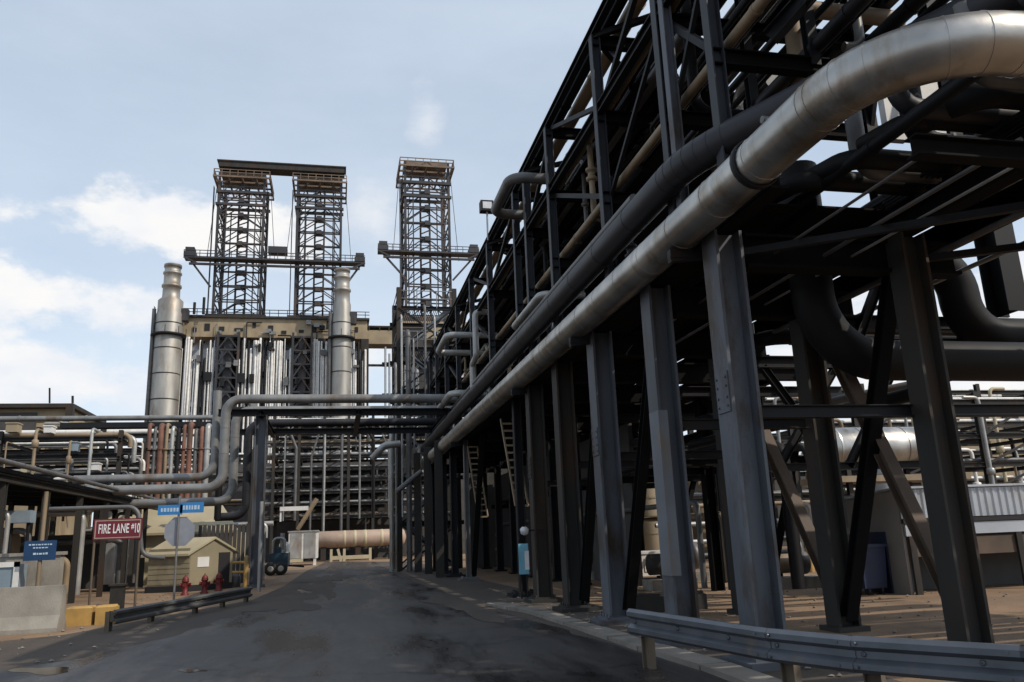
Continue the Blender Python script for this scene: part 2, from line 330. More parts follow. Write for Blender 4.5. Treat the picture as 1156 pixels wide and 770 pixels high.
# ------------------------------------------------------------------ setting
g = MB(); n = 40
struct(MB().sheet([(-500, -200, 0), (500, -200, 0), (500, 900, 0), (-500, 900, 0)]), 'ground', 'dirt')
Lp = [(-40, 790), (0, 757), (100, 741), (200, 716), (300, 685), (345, 661), (362, 646), (380, 634)]
Rp = [(424, 634), (440, 645), (470, 658), (548, 685), (640, 712), (740, 742), (830, 771)]
def ragged(pts, amp, step=.5):
    out = []
    for a, b in zip(pts, pts[1:]):
        k = max(1, int((b-a).length/step)); d = (b-a).normalized(); nn = V((d.y, -d.x, 0))
        for j in range(k): out.append(a+(b-a)*(j/k)+nn*rnd.gauss(0, amp))
    return out+[pts[-1]]
Lw = ragged([aZ(x, y, .008) for x, y in Lp], .10); Rw = ragged([aZ(x, y, .008) for x, y in Rp], .06)
struct(MB().sheet([V((-7, -30, .008)), V((-7, 5.0, .008))]+Lw+Rw+[V((4.6, 5, .008)), V((5.0, -30, .008))]), 'road', 'asphalt')
sl = [aZ(x, y, .004) for x, y in [(-60, 730), (70, 717), (130, 706), (215, 690), (285, 677), (320, 662), (345, 645), (368, 634)]]
sr_ = [aZ(x, y, .004) for x, y in [(470, 634), (500, 643), (545, 655), (640, 676)]]+[V((6.3, 17, .004)), V((6.25, 12, .004)), V((6.0, 8, .004))]
struct(MB().sheet([V((-16, -30, .004)), V((-16, 19, .004))]+sl+sr_+[V((6.2, 5, .004)), V((6.2, -30, .004))]), 'road_shoulder', 'shoulder')
# raised kerb along the right of the road
kp = [(548, 684), (600, 694), (660, 714), (720, 735), (790, 757), (860, 785)]
kw = [aZ(x, y, 0) for x, y in kp]
kb = MB()
for a, b in zip(kw, kw[1:]):
    d = (b-a).normalized(); s_ = V((d.y, -d.x, 0)); s_ = s_ if s_.x > 0 else -s_
    k = max(1, round((b-a).length/1.4))
    for j in range(k):
        p_, q_ = a+(b-a)*(j/k)+d*.012, a+(b-a)*((j+1)/k)-d*.012; h_ = .07+rnd.uniform(-.015, .012); o_ = s_*rnd.uniform(-.02, .02)
        kb.prism([p_+o_, q_+o_, q_+s_*.40+o_, p_+s_*.40+o_], (0, 0, h_))
struct(kb, 'kerb', 'kerb')
def puddle(cx, cy, w, h, label):
    pts = []
    for k in range(22):
        a = 2*math.pi*k/22; rr = 1+.22*math.sin(3*a+cx)+.12*math.sin(5*a)
        pts.append(aZ(cx+w*rr*math.cos(a), cy+h*rr*math.sin(a), .012))
    o = MB().sheet(pts).build('puddle', 'puddle'); o['kind'] = 'structure'; return o
puddle(48, 757, 34, 4.0, ''); puddle(216, 757, 16, 1.6, '')

# mud carried onto the asphalt along its edges
for i in range(16):
    side_ = i % 3
    e_ = (Lw if side_ else Rw); p = e_[int(rnd.uniform(.15, .85)*(len(e_)-1))]
    cx_, cy_ = p.x+(rnd.uniform(.2, 1.1) if side_ else -rnd.uniform(.1, .5)), p.y; a_, b_ = rnd.uniform(.25, .8), rnd.uniform(1.2, 4.5)
    ring = []
    for k in range(40):
        t_ = 2*math.pi*k/40; rr = 1+.35*math.sin(2*t_+i)+.22*math.sin(5*t_+2*i)+rnd.uniform(-.16, .16)
        ring.append((cx_+a_*rr*math.cos(t_)-.08*b_*math.sin(t_), cy_+b_*rr*math.sin(t_), .0125+i*.0003))
    o = MB().sheet(ring).build('mud_patch', 'shoulder'); o['kind'] = 'structure'
st = MB()
for i in range(1500):
    if i % 5 < 3: x, y = rnd.uniform(4.9, 15), rnd.uniform(7, 26)
    elif i % 5 == 3: x, y = rnd.uniform(-9, -3.6), rnd.uniform(15, 34)
    else:
        p = rnd.choice(kw[:-1]); x, y = p.x+rnd.uniform(.1, 1.6), p.y+rnd.uniform(-3, 3)
    r_ = rnd.choice((.008, .012, .018, .03, .045)); r1 = [r_*rnd.uniform(.6, 1.3) for _ in range(6)]
    st.add([(x+r1[0], y, r_*.4), (x, y+r1[1], r_*.4), (x-r1[2], y, r_*.4), (x, y-r1[3], r_*.4), (x, y, r1[4]), (x, y, -.004)], [(0, 1, 4), (1, 2, 4), (2, 3, 4), (3, 0, 4), (1, 0, 5), (2, 1, 5), (3, 2, 5), (0, 3, 5)])
gv = st.build('gravel', 'kerb'); gv['kind'] = 'stuff'
# ------------------------------------------------------------------ right pipe rack: the steel
XF, XB, ZD, ZT = 5.3, 8.1, 5.75, 12.1
rack = thing('pipe_rack', 'tall dark steel pipe rack of columns and trusses along the road\'s right side', 'pipe rack', (6.5, 24, 0))
BENT = [9.8, 12.3, 15.4, 18.3, 21.2, 23.5, 33.6, 37.5, 41, 45]
for i, y in enumerate(BENT):
    w = (.42, .40, .43, .42, .42, .24, .20, .30, .30, .30)[i]
    cm = MB().ib((XF, y, .0), (XF, y, ZD), w, w, .045, up=(1, 0, 0)).box((XF-.3, y-.3, .09), (XF+.3, y+.3, .13)).box((XF-.42, y-.42, 0), (XF+.42, y+.42, .09))
    for sx in (-.25, .25):
        for sy in (-.25, -.08, .08, .25): cm.lathe((XF+sx, y+sy, .13), [(.022, 0), (.022, .05), (.01, .055)], 6)
    if i in (0, 2, 4):
        cm.box((XF-w/2-.018, y-w*.42, 3.2), (XF-w/2-.002, y+w*.42, 3.75))
        for zz in (3.28, 3.4, 3.55, 3.67):
            for yy in (-.3, .3): cm.lathe((XF-w/2-.018, y+yy*w, zz), [(.018, 0), (.018, .018)], 6, (-1, 0, 0))
    cm.build('column', ('column', 'column', 'column', 'rowb', 'rowb', 'steel', 'gpipe', 'steel', 'steel', 'steel')[i], rack)  # farther columns get darker steel, shade put into the colour
BACK = [9.55, 12.3, 15.6, 19.2, 23.5, 27, 30, 33.6, 37.5, 41, 45]
for i, y in enumerate(BACK):
    w = .36 if i < 4 else .28
    MB().ib((XB, y, .0), (XB, y, ZD), w+.04, w, .045, up=(1, 0, 0)).box((XB-.28, y-.28, 0), (XB+.28, y+.28, .08)).build('column', 'rowb' if i < 3 else 'steel', rack)  # back row darker than the front, its shade put into the colour
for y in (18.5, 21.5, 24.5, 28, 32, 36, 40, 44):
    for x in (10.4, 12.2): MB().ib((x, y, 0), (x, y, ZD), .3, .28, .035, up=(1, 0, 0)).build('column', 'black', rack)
    MB().ib((XB+.2, y, ZD-.2), (12.5, y, ZD-.2), .36, .22).build('cross_beam', 'black', rack)
    MB().ib((XB+.2, y, 3.3), (12.5, y, 3.3), .2, .18).build('strut', 'black', rack)
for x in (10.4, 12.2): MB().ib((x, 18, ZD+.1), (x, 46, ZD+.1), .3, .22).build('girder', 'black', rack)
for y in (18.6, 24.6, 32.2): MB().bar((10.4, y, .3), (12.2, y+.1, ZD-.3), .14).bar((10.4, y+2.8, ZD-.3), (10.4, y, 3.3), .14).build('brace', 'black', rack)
MB().box((9.4, 19, ZD+.3), (10.2, 46, ZD+.34)).box((10.6, 19, ZD+.3), (12.1, 46, ZD+.34)).build('cable_tray', 'black', rack)
# pale cover plate bolted over the second column's foot
MB().box((XF-.216, 12.3-.22, 1.0), (XF-.192, 12.3+.17, 3.6)).box((XF-.19, 12.3-.216, 1.0), (XF-.05, 12.3-.194, 3.6)).build('cover_plate', 'plate', rack)
for y in BENT[:6]+[27, 30]+BENT[6:]:
    MB().ib((XF+.3, y, ZD-.25), (XB+1.0, y, ZD-.25), .5, .28).build('cross_beam', 'black', rack)
for x in (XF, XB, XB+1.1):
    MB().ib((x, 8.2 if x < 6 else 4.0, ZD+.2), (x, 46, ZD+.2), .4, .25).build('girder', 'black', rack)
for a, b in ((15.4, 12.3), (18.3, 15.4), (33.6, 30)):
    MB().ib((XF+.2, a-.1, .2), (XF+.15, b+.3, ZD-.2), .19, .19).build('brace', 'black', rack)
MB().ib((XB, 12.15, .2), (XB, 9.85, ZD-.3), .2, .2).build('brace', 'black', rack)
for a, b in ((12.45, 15.4), (9.7, 12.1)):
    MB().ib((XB+.1, a, .3), (XB+.1, b, ZD-.4), .2, .2).build('brace', 'brown', rack)
for y, z in ((9.75, 3.32), (12.25, 3.5), (15.4, 3.3), (18.3, 3.4), (23.5, 3.3)):
    MB().ib((XF+.26, y, z-.12), (XB+(4.2 if y < 10 else -.27), y, z-.12), .17, .16).build('strut', 'steel', rack)
# upper storeys
POST = [7.3, 9.4, 11.15, 14.4, 18.4, 21.0, 22.5, 27, 31, 35, 39, 43, 46]
for i, y in enumerate(POST):
    z0 = ZD+.4
    if y > 8: MB().ib((XF, y, z0), (XF, y, ZT), .2, .2, .022, up=(1, 0, 0)).build('post', 'post', rack)
    MB().ib((XB+1.0, y, z0), (XB+1.0, y, ZT), .22, .22, .022).build('post', 'steel', rack)
    if i % 2 == 0 or y < 15: MB().ib((6.9, y, z0+2.2), (6.9, y, ZT), .16, .16).build('post', 'steel', rack)
    for z in (8.35, 10.2, ZT-.1):
        MB().ib((XF-.05, y+.012, z), (XB+1.3, y+.012, z), .26, .18).build('cross_beam', 'black', rack)
MB().ib((XF-.02, 10.85, z0), (XF-.02, 10.85, ZT), .16, .16, .02, up=(1, 0, 0)).build('post', 'column', rack)
for x in (XF, 6.9, XB+1.0):
    for z in (10.35, ZT+.16):
        MB().ib((x, 7.6 if x < 6 else 4.0, z), (x, 46.5, z), .22, .16).build('girder', 'steel', rack)
for i in range(1, len(POST)-1):
    y0, y1 = POST[i], POST[i+1]
    if y1-y0 < 1.6: continue
    if i % 2: MB().bar((XF+.12, y0, 8.4), (XF+.12, y1, 10.2), .11).build('brace', 'steel', rack)
    MB().bar((XF+.1, y0, 10.5 if i % 2 else ZT), (XF+.1, y1, ZT if i % 2 else 10.5), .10).build('brace', 'steel', rack)
    MB().bar((XB+1.0, y0, ZT if i % 2 else 8.5), (XB+1.0, y1, 8.5 if i % 2 else ZT), .11).build('brace', 'steel', rack)
    MB().bar((XF, y0 if i % 2 else y1, ZT+.02), (XB+1.0, y1 if i % 2 else y0, ZT+.02), .12).build('brace', 'steel', rack)
# walkway grating, cable trays on the decks
def slats(mb, x0, x1, y0, y1, z, step=.09):
    x = x0
    while x < x1: mb.box((x, y0, z), (x+.03, y1, z+.05)); x += step
    return mb
wk = slats(MB(), XB-.25, XB+.85, 4.2, 46, ZD+.56).build('walkway_grating', 'steel', rack)
for k, (x0, x1, z) in enumerate(((5.8, 6.5, ZD+.42), (6.75, 7.9, ZD+.42), (8.0, 8.9, 8.55), (5.75, 6.4, 8.55), (7.3, 8.5, 10.45), (5.95, 6.7, 10.47), (6.65, 7.25, 8.57), (7.9, 8.7, ZT-.3))):
    ys = 9.6 if k < 2 else 13.5
    MB().box((x0, ys, z), (x1, 46, z+.03)).box((x0, ys, z+.03), (x0+.03, 46, z+.16)).box((x1-.03, ys, z+.03), (x1, 46, z+.16)).build('cable_tray', 'black', rack)
# pipe runs on the decks
def run(x, y0, y1, z, r, m, label, n=10, cat='pipe', name='rack_pipe', group='pipes on the decks of the roadside rack', seams=True):
    mb = MB().tube([(x, y0, z), (x, y1, z)], r, n)
    if seams: mb.rings((x, y0, z), (x, y1, z), r*1.12, 2.9, .06, n, off=rnd.uniform(.3, 2.5))
    return one(mb, name, m, label, cat, group)
TIERS = [
    ('lowest deck', ZD+.40, [(5.62, .10, 'bpipe'), (6.62, .09, 'bpipe'), (8.35, .22, 'bpipe'), (8.85, .14, 'bpipe')]),
    ('second deck up', 8.48, [(5.6, .09, 'tpipe'), (6.58, .15, 'bpipe'), (6.98, .12, 'dpipe'), (7.38, .2, 'tpipe'), (7.78, .12, 'bpipe'), (9.0, .12, 'bpipe')]),
    ('third deck up', 10.33, [(5.55, .12, 'tpipe'), (5.86, .08, 'bpipe'), (6.15, .14, 'gpipe'), (6.5, .1, 'bpipe'), (7.15, .16, 'bpipe'), (8.7, .18, 'gpipe'), (9.05, .08, 'bpipe')]),
    ('topmost deck', ZT+.03, [(5.6, .13, 'bpipe'), (5.98, .17, 'tpipe'), (6.42, .09, 'bpipe'), (7.2, .1, 'dpipe'), (7.62, .2, 'bpipe'), (8.12, .12, 'gpipe'), (8.5, .08, 'bpipe'), (8.8, .11, 'dpipe')]),
]
WN0 = dict(lpipe='pale', gpipe='grey', white='white')
CN2 = dict(mpipe='mid grey', bpipe='black', lpipe='pale', dpipe='charcoal', tpipe='tan', gpipe='grey')
CN = dict(bpipe='black', tpipe='tan insulated', dpipe='charcoal', gpipe='grey')
for nm, z, lst in TIERS:
    for i, (x, r, m) in enumerate(lst):
        y0 = 4.2 if x > 5.9 else 7.8
        if nm[:2] in ('se', 'th') and i % 2: y0 = 13.2
        run(x, y0, 46, z+r+.10, r, m, f'{CN[m]} pipe {ORD[i]} from the road on the rack\'s {nm}')
# the big pipes on the road face
def jacket(path, r, bend, m, name, label, seam=1.15, n=24):
    mb = MB().tube(path, r, n, bend, 12)
    for p, q in zip(path, path[1:]):
        p, q = V(p), V(q); d = (q-p).normalized()
        mb.rings(p+d*bend*.6, q-d*bend*.8, r+.006, seam, .03, n)
    pp = MB().tube(path, r, 3, bend, 12).path
    for i in range(1, len(pp)-1):
        a_, b_ = (pp[i]-pp[i-1]).normalized(), (pp[i+1]-pp[i]).normalized()
        if a_.angle(b_, 0) > .02 and i % 2: t_ = (a_+b_).normalized(); mb.tube([pp[i]-t_*.012, pp[i]+t_*.012], r+.004, n)
    return one(mb, name, m, label, 'pipe')
silver = jacket([(4.85, 47, 5.92), (4.85, 5.35, 5.92), (14, 5.35, 5.92)], .285, 1.15, 'alum', 'silver_pipe', 'large silver jacketed pipe sweeping along the rack and bending right overhead')
for y in (15.4, 21.2, 33.6, 10.2):
    b = MB().box((4.66, y-.06, 5.52), (5.04, y+.06, 5.645)).bar((5.2, y, 5.58), (4.66, y, 5.5), .1, .1)
    b.build('pipe_shoe', 'steel', silver)
MB().tube([(4.85, 7.6, 6.18), (4.85, 7.6, 6.32)], .04, 10).tube([(4.79, 7.6, 6.31), (4.91, 7.6, 6.31)], .045, 10).build('vent_nozzle', 'gpipe', silver)
MB().lathe((4.85, 7.95, 5.92), [(.302, -.05), (.318, -.04), (.318, .04), (.302, .05)], 24, (0, 1, 0), cap=False).box((4.80, 7.89, 6.235), (4.9, 8.01, 6.27)).build('clamp_band', 'steel', silver)
jacket([(5.02, 47, 6.95), (5.02, 10.0, 7.02), (7.5, 5.7, 7.3), (10.5, 4.2, 7.3)], .25, 2.6, 'dpipe', 'charcoal_pipe', 'thick charcoal pipe on the rack face just above the silver pipe', 1.7)
jacket([(5.18, 47, 7.55), (5.18, 12.6, 7.55)], .09, .3, 'gpipe', 'small_bore_pipe', 'thin grey pipe tucked above the charcoal pipe on the rack face', 2.2, 12)
# expansion loops sticking out over the road
def loop(px, r, label, z1, z2=None, X0=5.45, m='gpipe', drop=None):
    (x1, y1), (x2, y2) = px                                    # outer corners
    a = aZ(x1, y1, z1); b = aZ(x2, y2, z2 or z1)
    xo = (a.x+b.x)/2
    pts = [(X0+.8, a.y, z1), (xo, a.y, z1), (xo, b.y, z2 or z1), (X0+.8, b.y, z2 or z1)]
    return one(MB().tube(pts, r, 12, r*2.6, 6), 'expansion_loop', m, label, 'pipe loop', 'pipe loops sticking out of the rack over the road')
loop([(579, 200), (555, 241)], .15, 'topmost grey pipe loop sticking out of the rack against the sky', 11.2, 11.2)
loop([(610, 332), (580, 370)], .10, 'slender grey pipe loop resting just above the charcoal pipe', 7.74, m='lpipe')
loop([(505, 378), (494, 398)], .13, 'grey pipe loop below the flood lamp, beside the stair tower', 9.6, m='lpipe')
loop([(508, 444), (497, 462)], .15, 'grey pipe loop lowest over the stair tower foot, above the silver pipe end', 7.75, m='lpipe')
v = [aX(537, 352, XF-.12), aX(537, 405, XF-.12), aX(531, 415, XF-.12), aX(530, 442, XF-.12)]
yv = v[0].y
one(MB().tube([(XF+.5, yv, v[0].z), (XF-.15, yv, v[0].z), (XF-.15, yv, v[1].z), (XF-.15, yv+.9, v[2].z), (XF-.15, yv+.9, v[3].z-.4)], .12, 12, .2), 'drop_pipe', 'lpipe', 'pale vertical pipe with a small offset dropping down the rack face', 'pipe')
fl = thing('flood_lamp', 'small boxy flood lamp on a thin mast at the rack top edge', 'lamp', (XF-.1, 26.6, ZT))
MB().tube([(XF-.1, 26.6, ZT), (XF-.1, 26.6, ZT+1.2)], .035, 8).build('mast', 'ltsteel', fl)
MB().box((XF-.35, 26.45, ZT+1.1), (XF+.12, 26.8, ZT+1.5)).build('lamp_housing', 'steel', fl)
MB().box((XF-.28, 26.43, ZT+1.17), (XF+.05, 26.448, ZT+1.43)).build('lens', 'lamp', fl)
# big black elbows and cross pipes under the near end
one(MB().tube([(7.45, 11.0, 7.5), (7.45, 11.0, 4.22), (15, 11.0, 4.2)], .33, 20, 1.05, 10), 'elbow_pipe', 'bpipe', 'fat black pipe dropping from the rack and turning right at an elbow', 'pipe', 'fat black pipes under the rack')
one(MB().tube([(7.9, 11.8, 6.35), (10.95, 11.8, 6.3), (10.95, 11.8, 4.85), (16, 11.8, 4.8)], .34, 20, .72, 10), 'elbow_pipe', 'bpipe', 'fat black pipe with an S bend stepping down beside the white sky gap', 'pipe', 'fat black pipes under the rack')
one(MB().tube([(8.7, 16, 4.0), (12.5, 13.5, 4.55), (16, 13.2, 4.55)], .09, 10, .3), 'slim_pipe', 'gpipe', 'slim grey pipe sloping up under the fat black elbow', 'pipe')
one(MB().tube([(9.3, 11.0, 3.72), (9.3, 20, 3.9)], .12, 10), 'slim_pipe', 'bpipe', 'slim black pipe running back from the strut beside the second row columns', 'pipe')
for y in (6.6, 12.3, 15.6, 19.2, 24): 
    MB().ib((XB+.3, y, 5.2), (13.5, y, 5.2), .26, .2).build('side_beam', 'steel', rack)
MB().ib((XB+.3, 12.1, 4.75), (13.5, 12.1, 4.75), .22, .2).build('side_beam', 'steel', rack)
MB().ib((12.15, 12.0, 5.35), (12.15, 12.0, 9.5), .5, .45).build('post', 'steel', rack)
for (p, q) in (((9.0, 12.2, 4.8), (9.9, 12.2, 6.4)), ((10.9, 15.6, 5.1), (9.2, 15.6, 2.9)), ((XB+.3, 15.6, 2.9), (13, 15.6, 2.9)), ((XB+.3, 15.6, 4.1), (13, 15.6, 4.1)), ((10.9, 15.6, 2.9), (12.4, 15.6, 5.1)), ((9.1, 15.6, 5.1), (10.6, 15.6, 2.9))):
    MB().ib(p, q, .16, .14).build('side_brace', 'steel', rack)
for i in range(18):
    y = 9.2+i*1.75+rnd.uniform(-.5, .5); x = rnd.choice((5.62, 5.9, 6.4, 7.0, 7.6)); z0 = rnd.choice((6.6, 8.6)); z1 = z0+rnd.choice((1.5, 2.2, 3.4)); r = rnd.choice((.05, .07, .1)); m = ['mpipe', 'bpipe', 'lpipe', 'dpipe', 'tpipe', 'gpipe'][i % 6]
    mb = MB().tube([(x+rnd.choice((-.3, 1.2)), y, z0), (x, y, z0), (x, y, z1), (x, y+rnd.choice((-1.2, 1.4)), z1)], r, 10, r*3, 4)
    mb.lathe((x, y, (z0+z1)/2), [(r*1.1, -.16), (r*1.9, -.14), (r*1.9, -.08), (r*1.2, -.07), (r*1.2, .07), (r*1.9, .08), (r*1.9, .14), (r*1.1, .16)], 12)
    one(mb, 'riser_pipe', m, f'short {CN2[m]} flanged riser between rack decks, {ORD[i]} from the near end', 'pipe', 'short risers between the rack decks')
for i, (x, z, r, m) in enumerate(((5.75, 8.75, .05, 'bpipe'), (6.25, 8.7, .06, 'dpipe'), (7.15, 8.72, .05, 'bpipe'), (8.2, 8.75, .07, 'bpipe'), (5.7, 10.55, .05, 'bpipe'), (6.8, 10.55, .06, 'dpipe'), (7.5, 10.52, .08, 'bpipe'), (7.9, 10.55, .05, 'gpipe'), (8.4, 10.55, .06, 'bpipe'), (6.1, 9.6, .05, 'bpipe'), (7.3, 9.5, .06, 'bpipe'), (8.0, 11.4, .06, 'dpipe'), (6.7, 11.5, .05, 'bpipe'))):
    one(MB().tube([(x, 4.4, z), (x, 13.6, z), (x+.3, 14.2, z), (x+.3, 18, z)], r, 8, .2), 'thin_pipe', m, f'thin {CN2[m]} pipe among the trusses over the near end, {ORD[i]} of thirteen', 'pipe', 'thin pipes among the near trusses')
for p, q in (((5.4, 11.1, 8.4), (5.4, 9.4, 10.3)), ((6.9, 7.4, 8.4), (6.9, 9.3, 10.3)), ((9.1, 7.4, 8.4), (9.1, 9.3, 12.0)), ((9.1, 9.5, 12.0), (9.1, 11.1, 8.4)), ((5.4, 9.45, 10.3), (9.0, 7.35, 12.1)), ((6.9, 11.2, 8.3), (9.1, 9.4, 8.3)), ((6.9, 9.4, 10.3), (6.9, 11.1, 12.1)), ((5.5, 7.5, 10.2), (9.0, 9.3, 10.2)), ((5.4, 11.3, 10.3), (5.4, 14.3, 8.4))):
    MB().bar(p, q, .075).build('brace', 'steel', rack)
# transverse crowd of pipes crossing above the near end (rack turns right here)
for i, (y, z, r, m) in enumerate([(4.3, 6.6, .13, 'bpipe'), (4.75, 6.62, .16, 'dpipe'), (5.75, 6.55, .1, 'bpipe'), (6.15, 6.6, .15, 'bpipe'), (6.55, 6.4, .1, 'gpipe'), (6.95, 6.5, .17, 'bpipe'), (7.4, 6.5, .12, 'dpipe'), (7.72, 6.55, .11, 'bpipe'), (8.1, 6.45, .15, 'bpipe'), (8.5, 6.4, .14, 'bpipe'), (8.85, 6.4, .12, 'gpipe'), (9.2, 6.4, .15, 'bpipe'), (13.2, 5.35, .12, 'bpipe'), (14.1, 5.4, .16, 'bpipe')]):
    x_ = 6.3+(i*37 % 11)*.1 if y < 10 else 8.6
    one(MB().tube([(x_, y+.9, z+.12), (x_, y, z), (17, y, z)] if i % 2 else [(x_, y, z+.9), (x_, y, z), (17, y, z)], r, 12, r*2.2, 5).rings((8, y, z), (16, y, z), r*1.12, 1.9, .06, 12), 'branch_pipe', m, f'{CN[m]} pipe crossing right under the rack\'s near end, {ORD[i]} counting back', 'pipe', 'pipes crossing right under the near end of the rack')
for i, (y, z, r, m) in enumerate([(6.3, 9.1, .13, 'bpipe'), (8.6, 8.95, .1, 'gpipe')]):
    one(MB().tube([(6.4, y, z+1.6), (6.4, y, z+.3), (18, y, z+.3)], r, 12, .3), 'branch_pipe', m, f'{CN[m]} pipe crossing right high over the near end, {ORD[i]} counting back', 'pipe', 'pipes crossing right high in the rack')
one(MB().tube([(7.2, 10.2, 8.2), (7.2, 10.2, 10.0), (9.4, 10.2, 10.0), (9.4, 14, 10.0)], .14, 12, .35), 'riser_pipe', 'tpipe', 'tan vertical pipe rising among the dark trusses above the charcoal pipe', 'pipe')
MB().ib((XB+1.0, 4.2, 8.3), (14, 4.6, 11.6), .3, .2).build('brace', 'steel', rack)
MB().ib((5.9, 8.9, 8.4), (9.0, 5.2, 11.8), .22, .18).build('brace', 'steel', rack)
MB().ib((9.0, 6.2, ZD), (9.0, 6.2, ZT), .22, .22).build('post', 'steel', rack)
for i, (x, y0, y1, z, r, m) in enumerate(((6.1, 7.4, 12, 5.3, .02, 'gpipe'), (6.9, 7.0, 14, 5.25, .03, 'gpipe'), (7.35, 8.8, 10.8, 5.2, .02, 'lpipe'), (8.6, 6.5, 13, 5.25, .05, 'gpipe'), (9.6, 6.5, 12, 5.6, .04, 'lpipe'))):
    one(MB().tube([(x, 6.25, 5.5), (x, 6.5, 5.5), (x, y1+2, 5.5), (x, y1+2, 5.9)], r, 8, .15), 'conduit', m, f'{WN0[m]} conduit hanging under the near deck, {ORD[i]} from the road', 'conduit', 'conduits under the near deck')
for i, (x, y, z) in enumerate(((9.4, 7.3, 5.55), (10.2, 7.9, 5.7), (11.0, 7.2, 5.6), (8.3, 7.0, 5.75))):
    t = thing('control_valve', f'small valve with a round bonnet in the dark under the near deck, {ORD[i]} of four', 'valve', (x, y, z), 'valves under the near deck')
    MB().lathe((x-.2, y, z+.1), [(.12, 0), (.12, .04), (.07, .05), (.07, .35), (.12, .36), (.12, .4)], 14, (1, 0, 0)).build('body', 'gpipe', t)
    MB().lathe((x, y, z+.1), [(.04, 0), (.04, .25), (.14, .27), (.16, .32), (.10, .38)], 14).build('bonnet', 'lpipe', t)
MB().ib((5.6, 6.3, 5.35), (14, 6.3, 5.35), .22, .18).build('side_beam', 'black', rack)
MB().bar((5.5, 9.7, 5.45), (9.8, 6.3, 5.35), .1).build('brace', 'steel', rack)
MB().bar((8.1, 9.7, 5.42), (13.4, 6.3, 5.30), .1).build('brace', 'steel', rack)
# white junction panels hanging inside
for i, (x, y, z) in enumerate(((7.5, 8.8, 6.9), (8.15, 8.8, 6.95))):
    one(MB().box((x, y, z), (x+.3, y+.12, z+.95)), 'pale_plate', 'white', ('left' if i == 0 else 'right')+' one of two pale upright panels in the dark under the silver bend', 'panel', 'pale panels under the silver bend')

# ------------------------------------------------------------------ guardrails
WB = [(0, -.155), (.02, -.155), (.06, -.12), (.06, -.07), (.0, -.03), (.0, .03), (.06, .07), (.06, .12), (.02, .155), (0, .155), (-.012, .155), (-.012, .12), (.045, .11), (.045, .075), (-.015, .035), (-.015, -.035), (.045, -.075), (.045, -.11), (-.012, -.12), (-.012, -.155)]
def guardrail(pts, label, post_m, side=-1, sc=1.0, m='rail'):
    t = thing('guardrail', label, 'guardrail', (pts[0][0], pts[0][1], 0))
    r = MB()
    for a, b in zip(pts, pts[1:]):
        r.prof(a, V(b)+(V(b)-V(a)).normalized()*.05, [(side*x*sc, z*sc) for x, z in WB])
    for a, b in zip(pts, pts[1:]):
        a, b = V(a), V(b); d = (b-a).normalized(); sdv = V((d.y, -d.x, 0))*side; L_ = (b-a).length; u = .12
        while u < L_:
            for dz in (0, .006): r.lathe(a+d*u+V((0, 0, dz))-sdv*.006, [(.022, 0), (.022, .02), (.012, .026)], 8, sdv)
            u += .95
        for off in (-.09, .09):
            for dz in (-.1, .1): r.lathe(b+d*off+V((0, 0, dz*sc))+sdv*.045, [(.016, 0), (.016, .022)], 8, sdv)
    r.build('rail_beam', m, t)
    for i, (a, b) in enumerate(zip(pts, pts[1:])):
        a, b = V(a), V(b); d = (b-a).normalized(); sdv = V((d.y, -d.x, 0))*(-side)
        L_ = (b-a).length; k = max(1, round(L_/1.9))
        for j in range(k+(1 if i == len(pts)-2 else 0)):
            p = a+d*(L_*j/k+.12)+sdv*.16
            MB().ib((p.x, p.y, 0), (p.x, p.y, p.z+.12*sc), .16, .1, .012, up=(d.x, d.y, 0)).box((p.x-.05-sdv.x*.09, p.y-.05-sdv.y*.09, p.z-.1), (p.x+.05-sdv.x*.09, p.y+.05-sdv.y*.09, p.z+.1)).build('post', post_m, t)
    return t
gp = [aZ(712, 701, .58), aZ(866, 727.5, .56), aZ(960, 738, .56), aZ(1156, 752, .56)]
gp.append(gp[-1]+(gp[-1]-gp[-2])*1.2)
guardrail(gp, 'galvanised W-beam guardrail in front of the big columns on the right', 'wood', side=1)
gl = [aZ(128, 697, .30), aZ(175, 688, .30), aZ(225, 679, .31), aZ(282, 668, .32)]
guardrail(gl, 'low dull guardrail on the left shoulder in front of the hydrants', 'wood', side=1, m='gpipe')
# ------------------------------------------------------------------ left roadside
Yb = 21.0
def jersey(x0, x1, y, h, label):
    p = [(-.34, 0), (.34, 0), (.34, .09), (.20, .36), (.11, h), (-.11, h), (-.20, .36), (-.34, .09)]
    mb = MB().prof((x0, y, 0), (x1, y, 0), p)
    t = tag(mb.build('concrete_barrier', 'conc'), label, 'barrier', 'concrete barriers on the left'); return t
jersey(-9.6, -6.12, Yb, 1.0, 'concrete road barrier end nearest the yellow blocks')
one(MB().box((-11.5, 22.6, 0), (-6.75, 22.9, 1.68)).box((-11.55, 22.55, 1.68), (-6.7, 22.95, 1.76)), 'concrete_wall', 'conc', 'low grey-brown concrete wall behind the road barrier and blue notice', 'wall')
ub = thing('utility_cabinet', 'pale blue panelled cabinet with white frame between barrier and wall', 'cabinet', (-8.1, 22.1, 0))
MB().box((-9.4, 21.9, 0), (-7.42, 22.4, 1.5)).build('body', 'bluegrey', ub)
for x in (-9.4, -8.42, -7.54): MB().box((x, 21.86, .2), (x+.12, 21.9, 1.56)).build('frame', 'white', ub)
MB().box((-9.4, 21.86, 1.44), (-7.42, 21.897, 1.56)).build('frame', 'white', ub)
def yblock(a, b, lab):
    p, q = aZ(a, 707, 0), aZ(b, 703, 0)
    one(MB().box((p.x, 22.0, 0), (q.x, 22.45, .42)).box((p.x+.03, 22.03, .42), (q.x-.03, 22.42, .45)), 'kerb_block', 'yellow', lab, 'block', 'yellow blocks')
    return
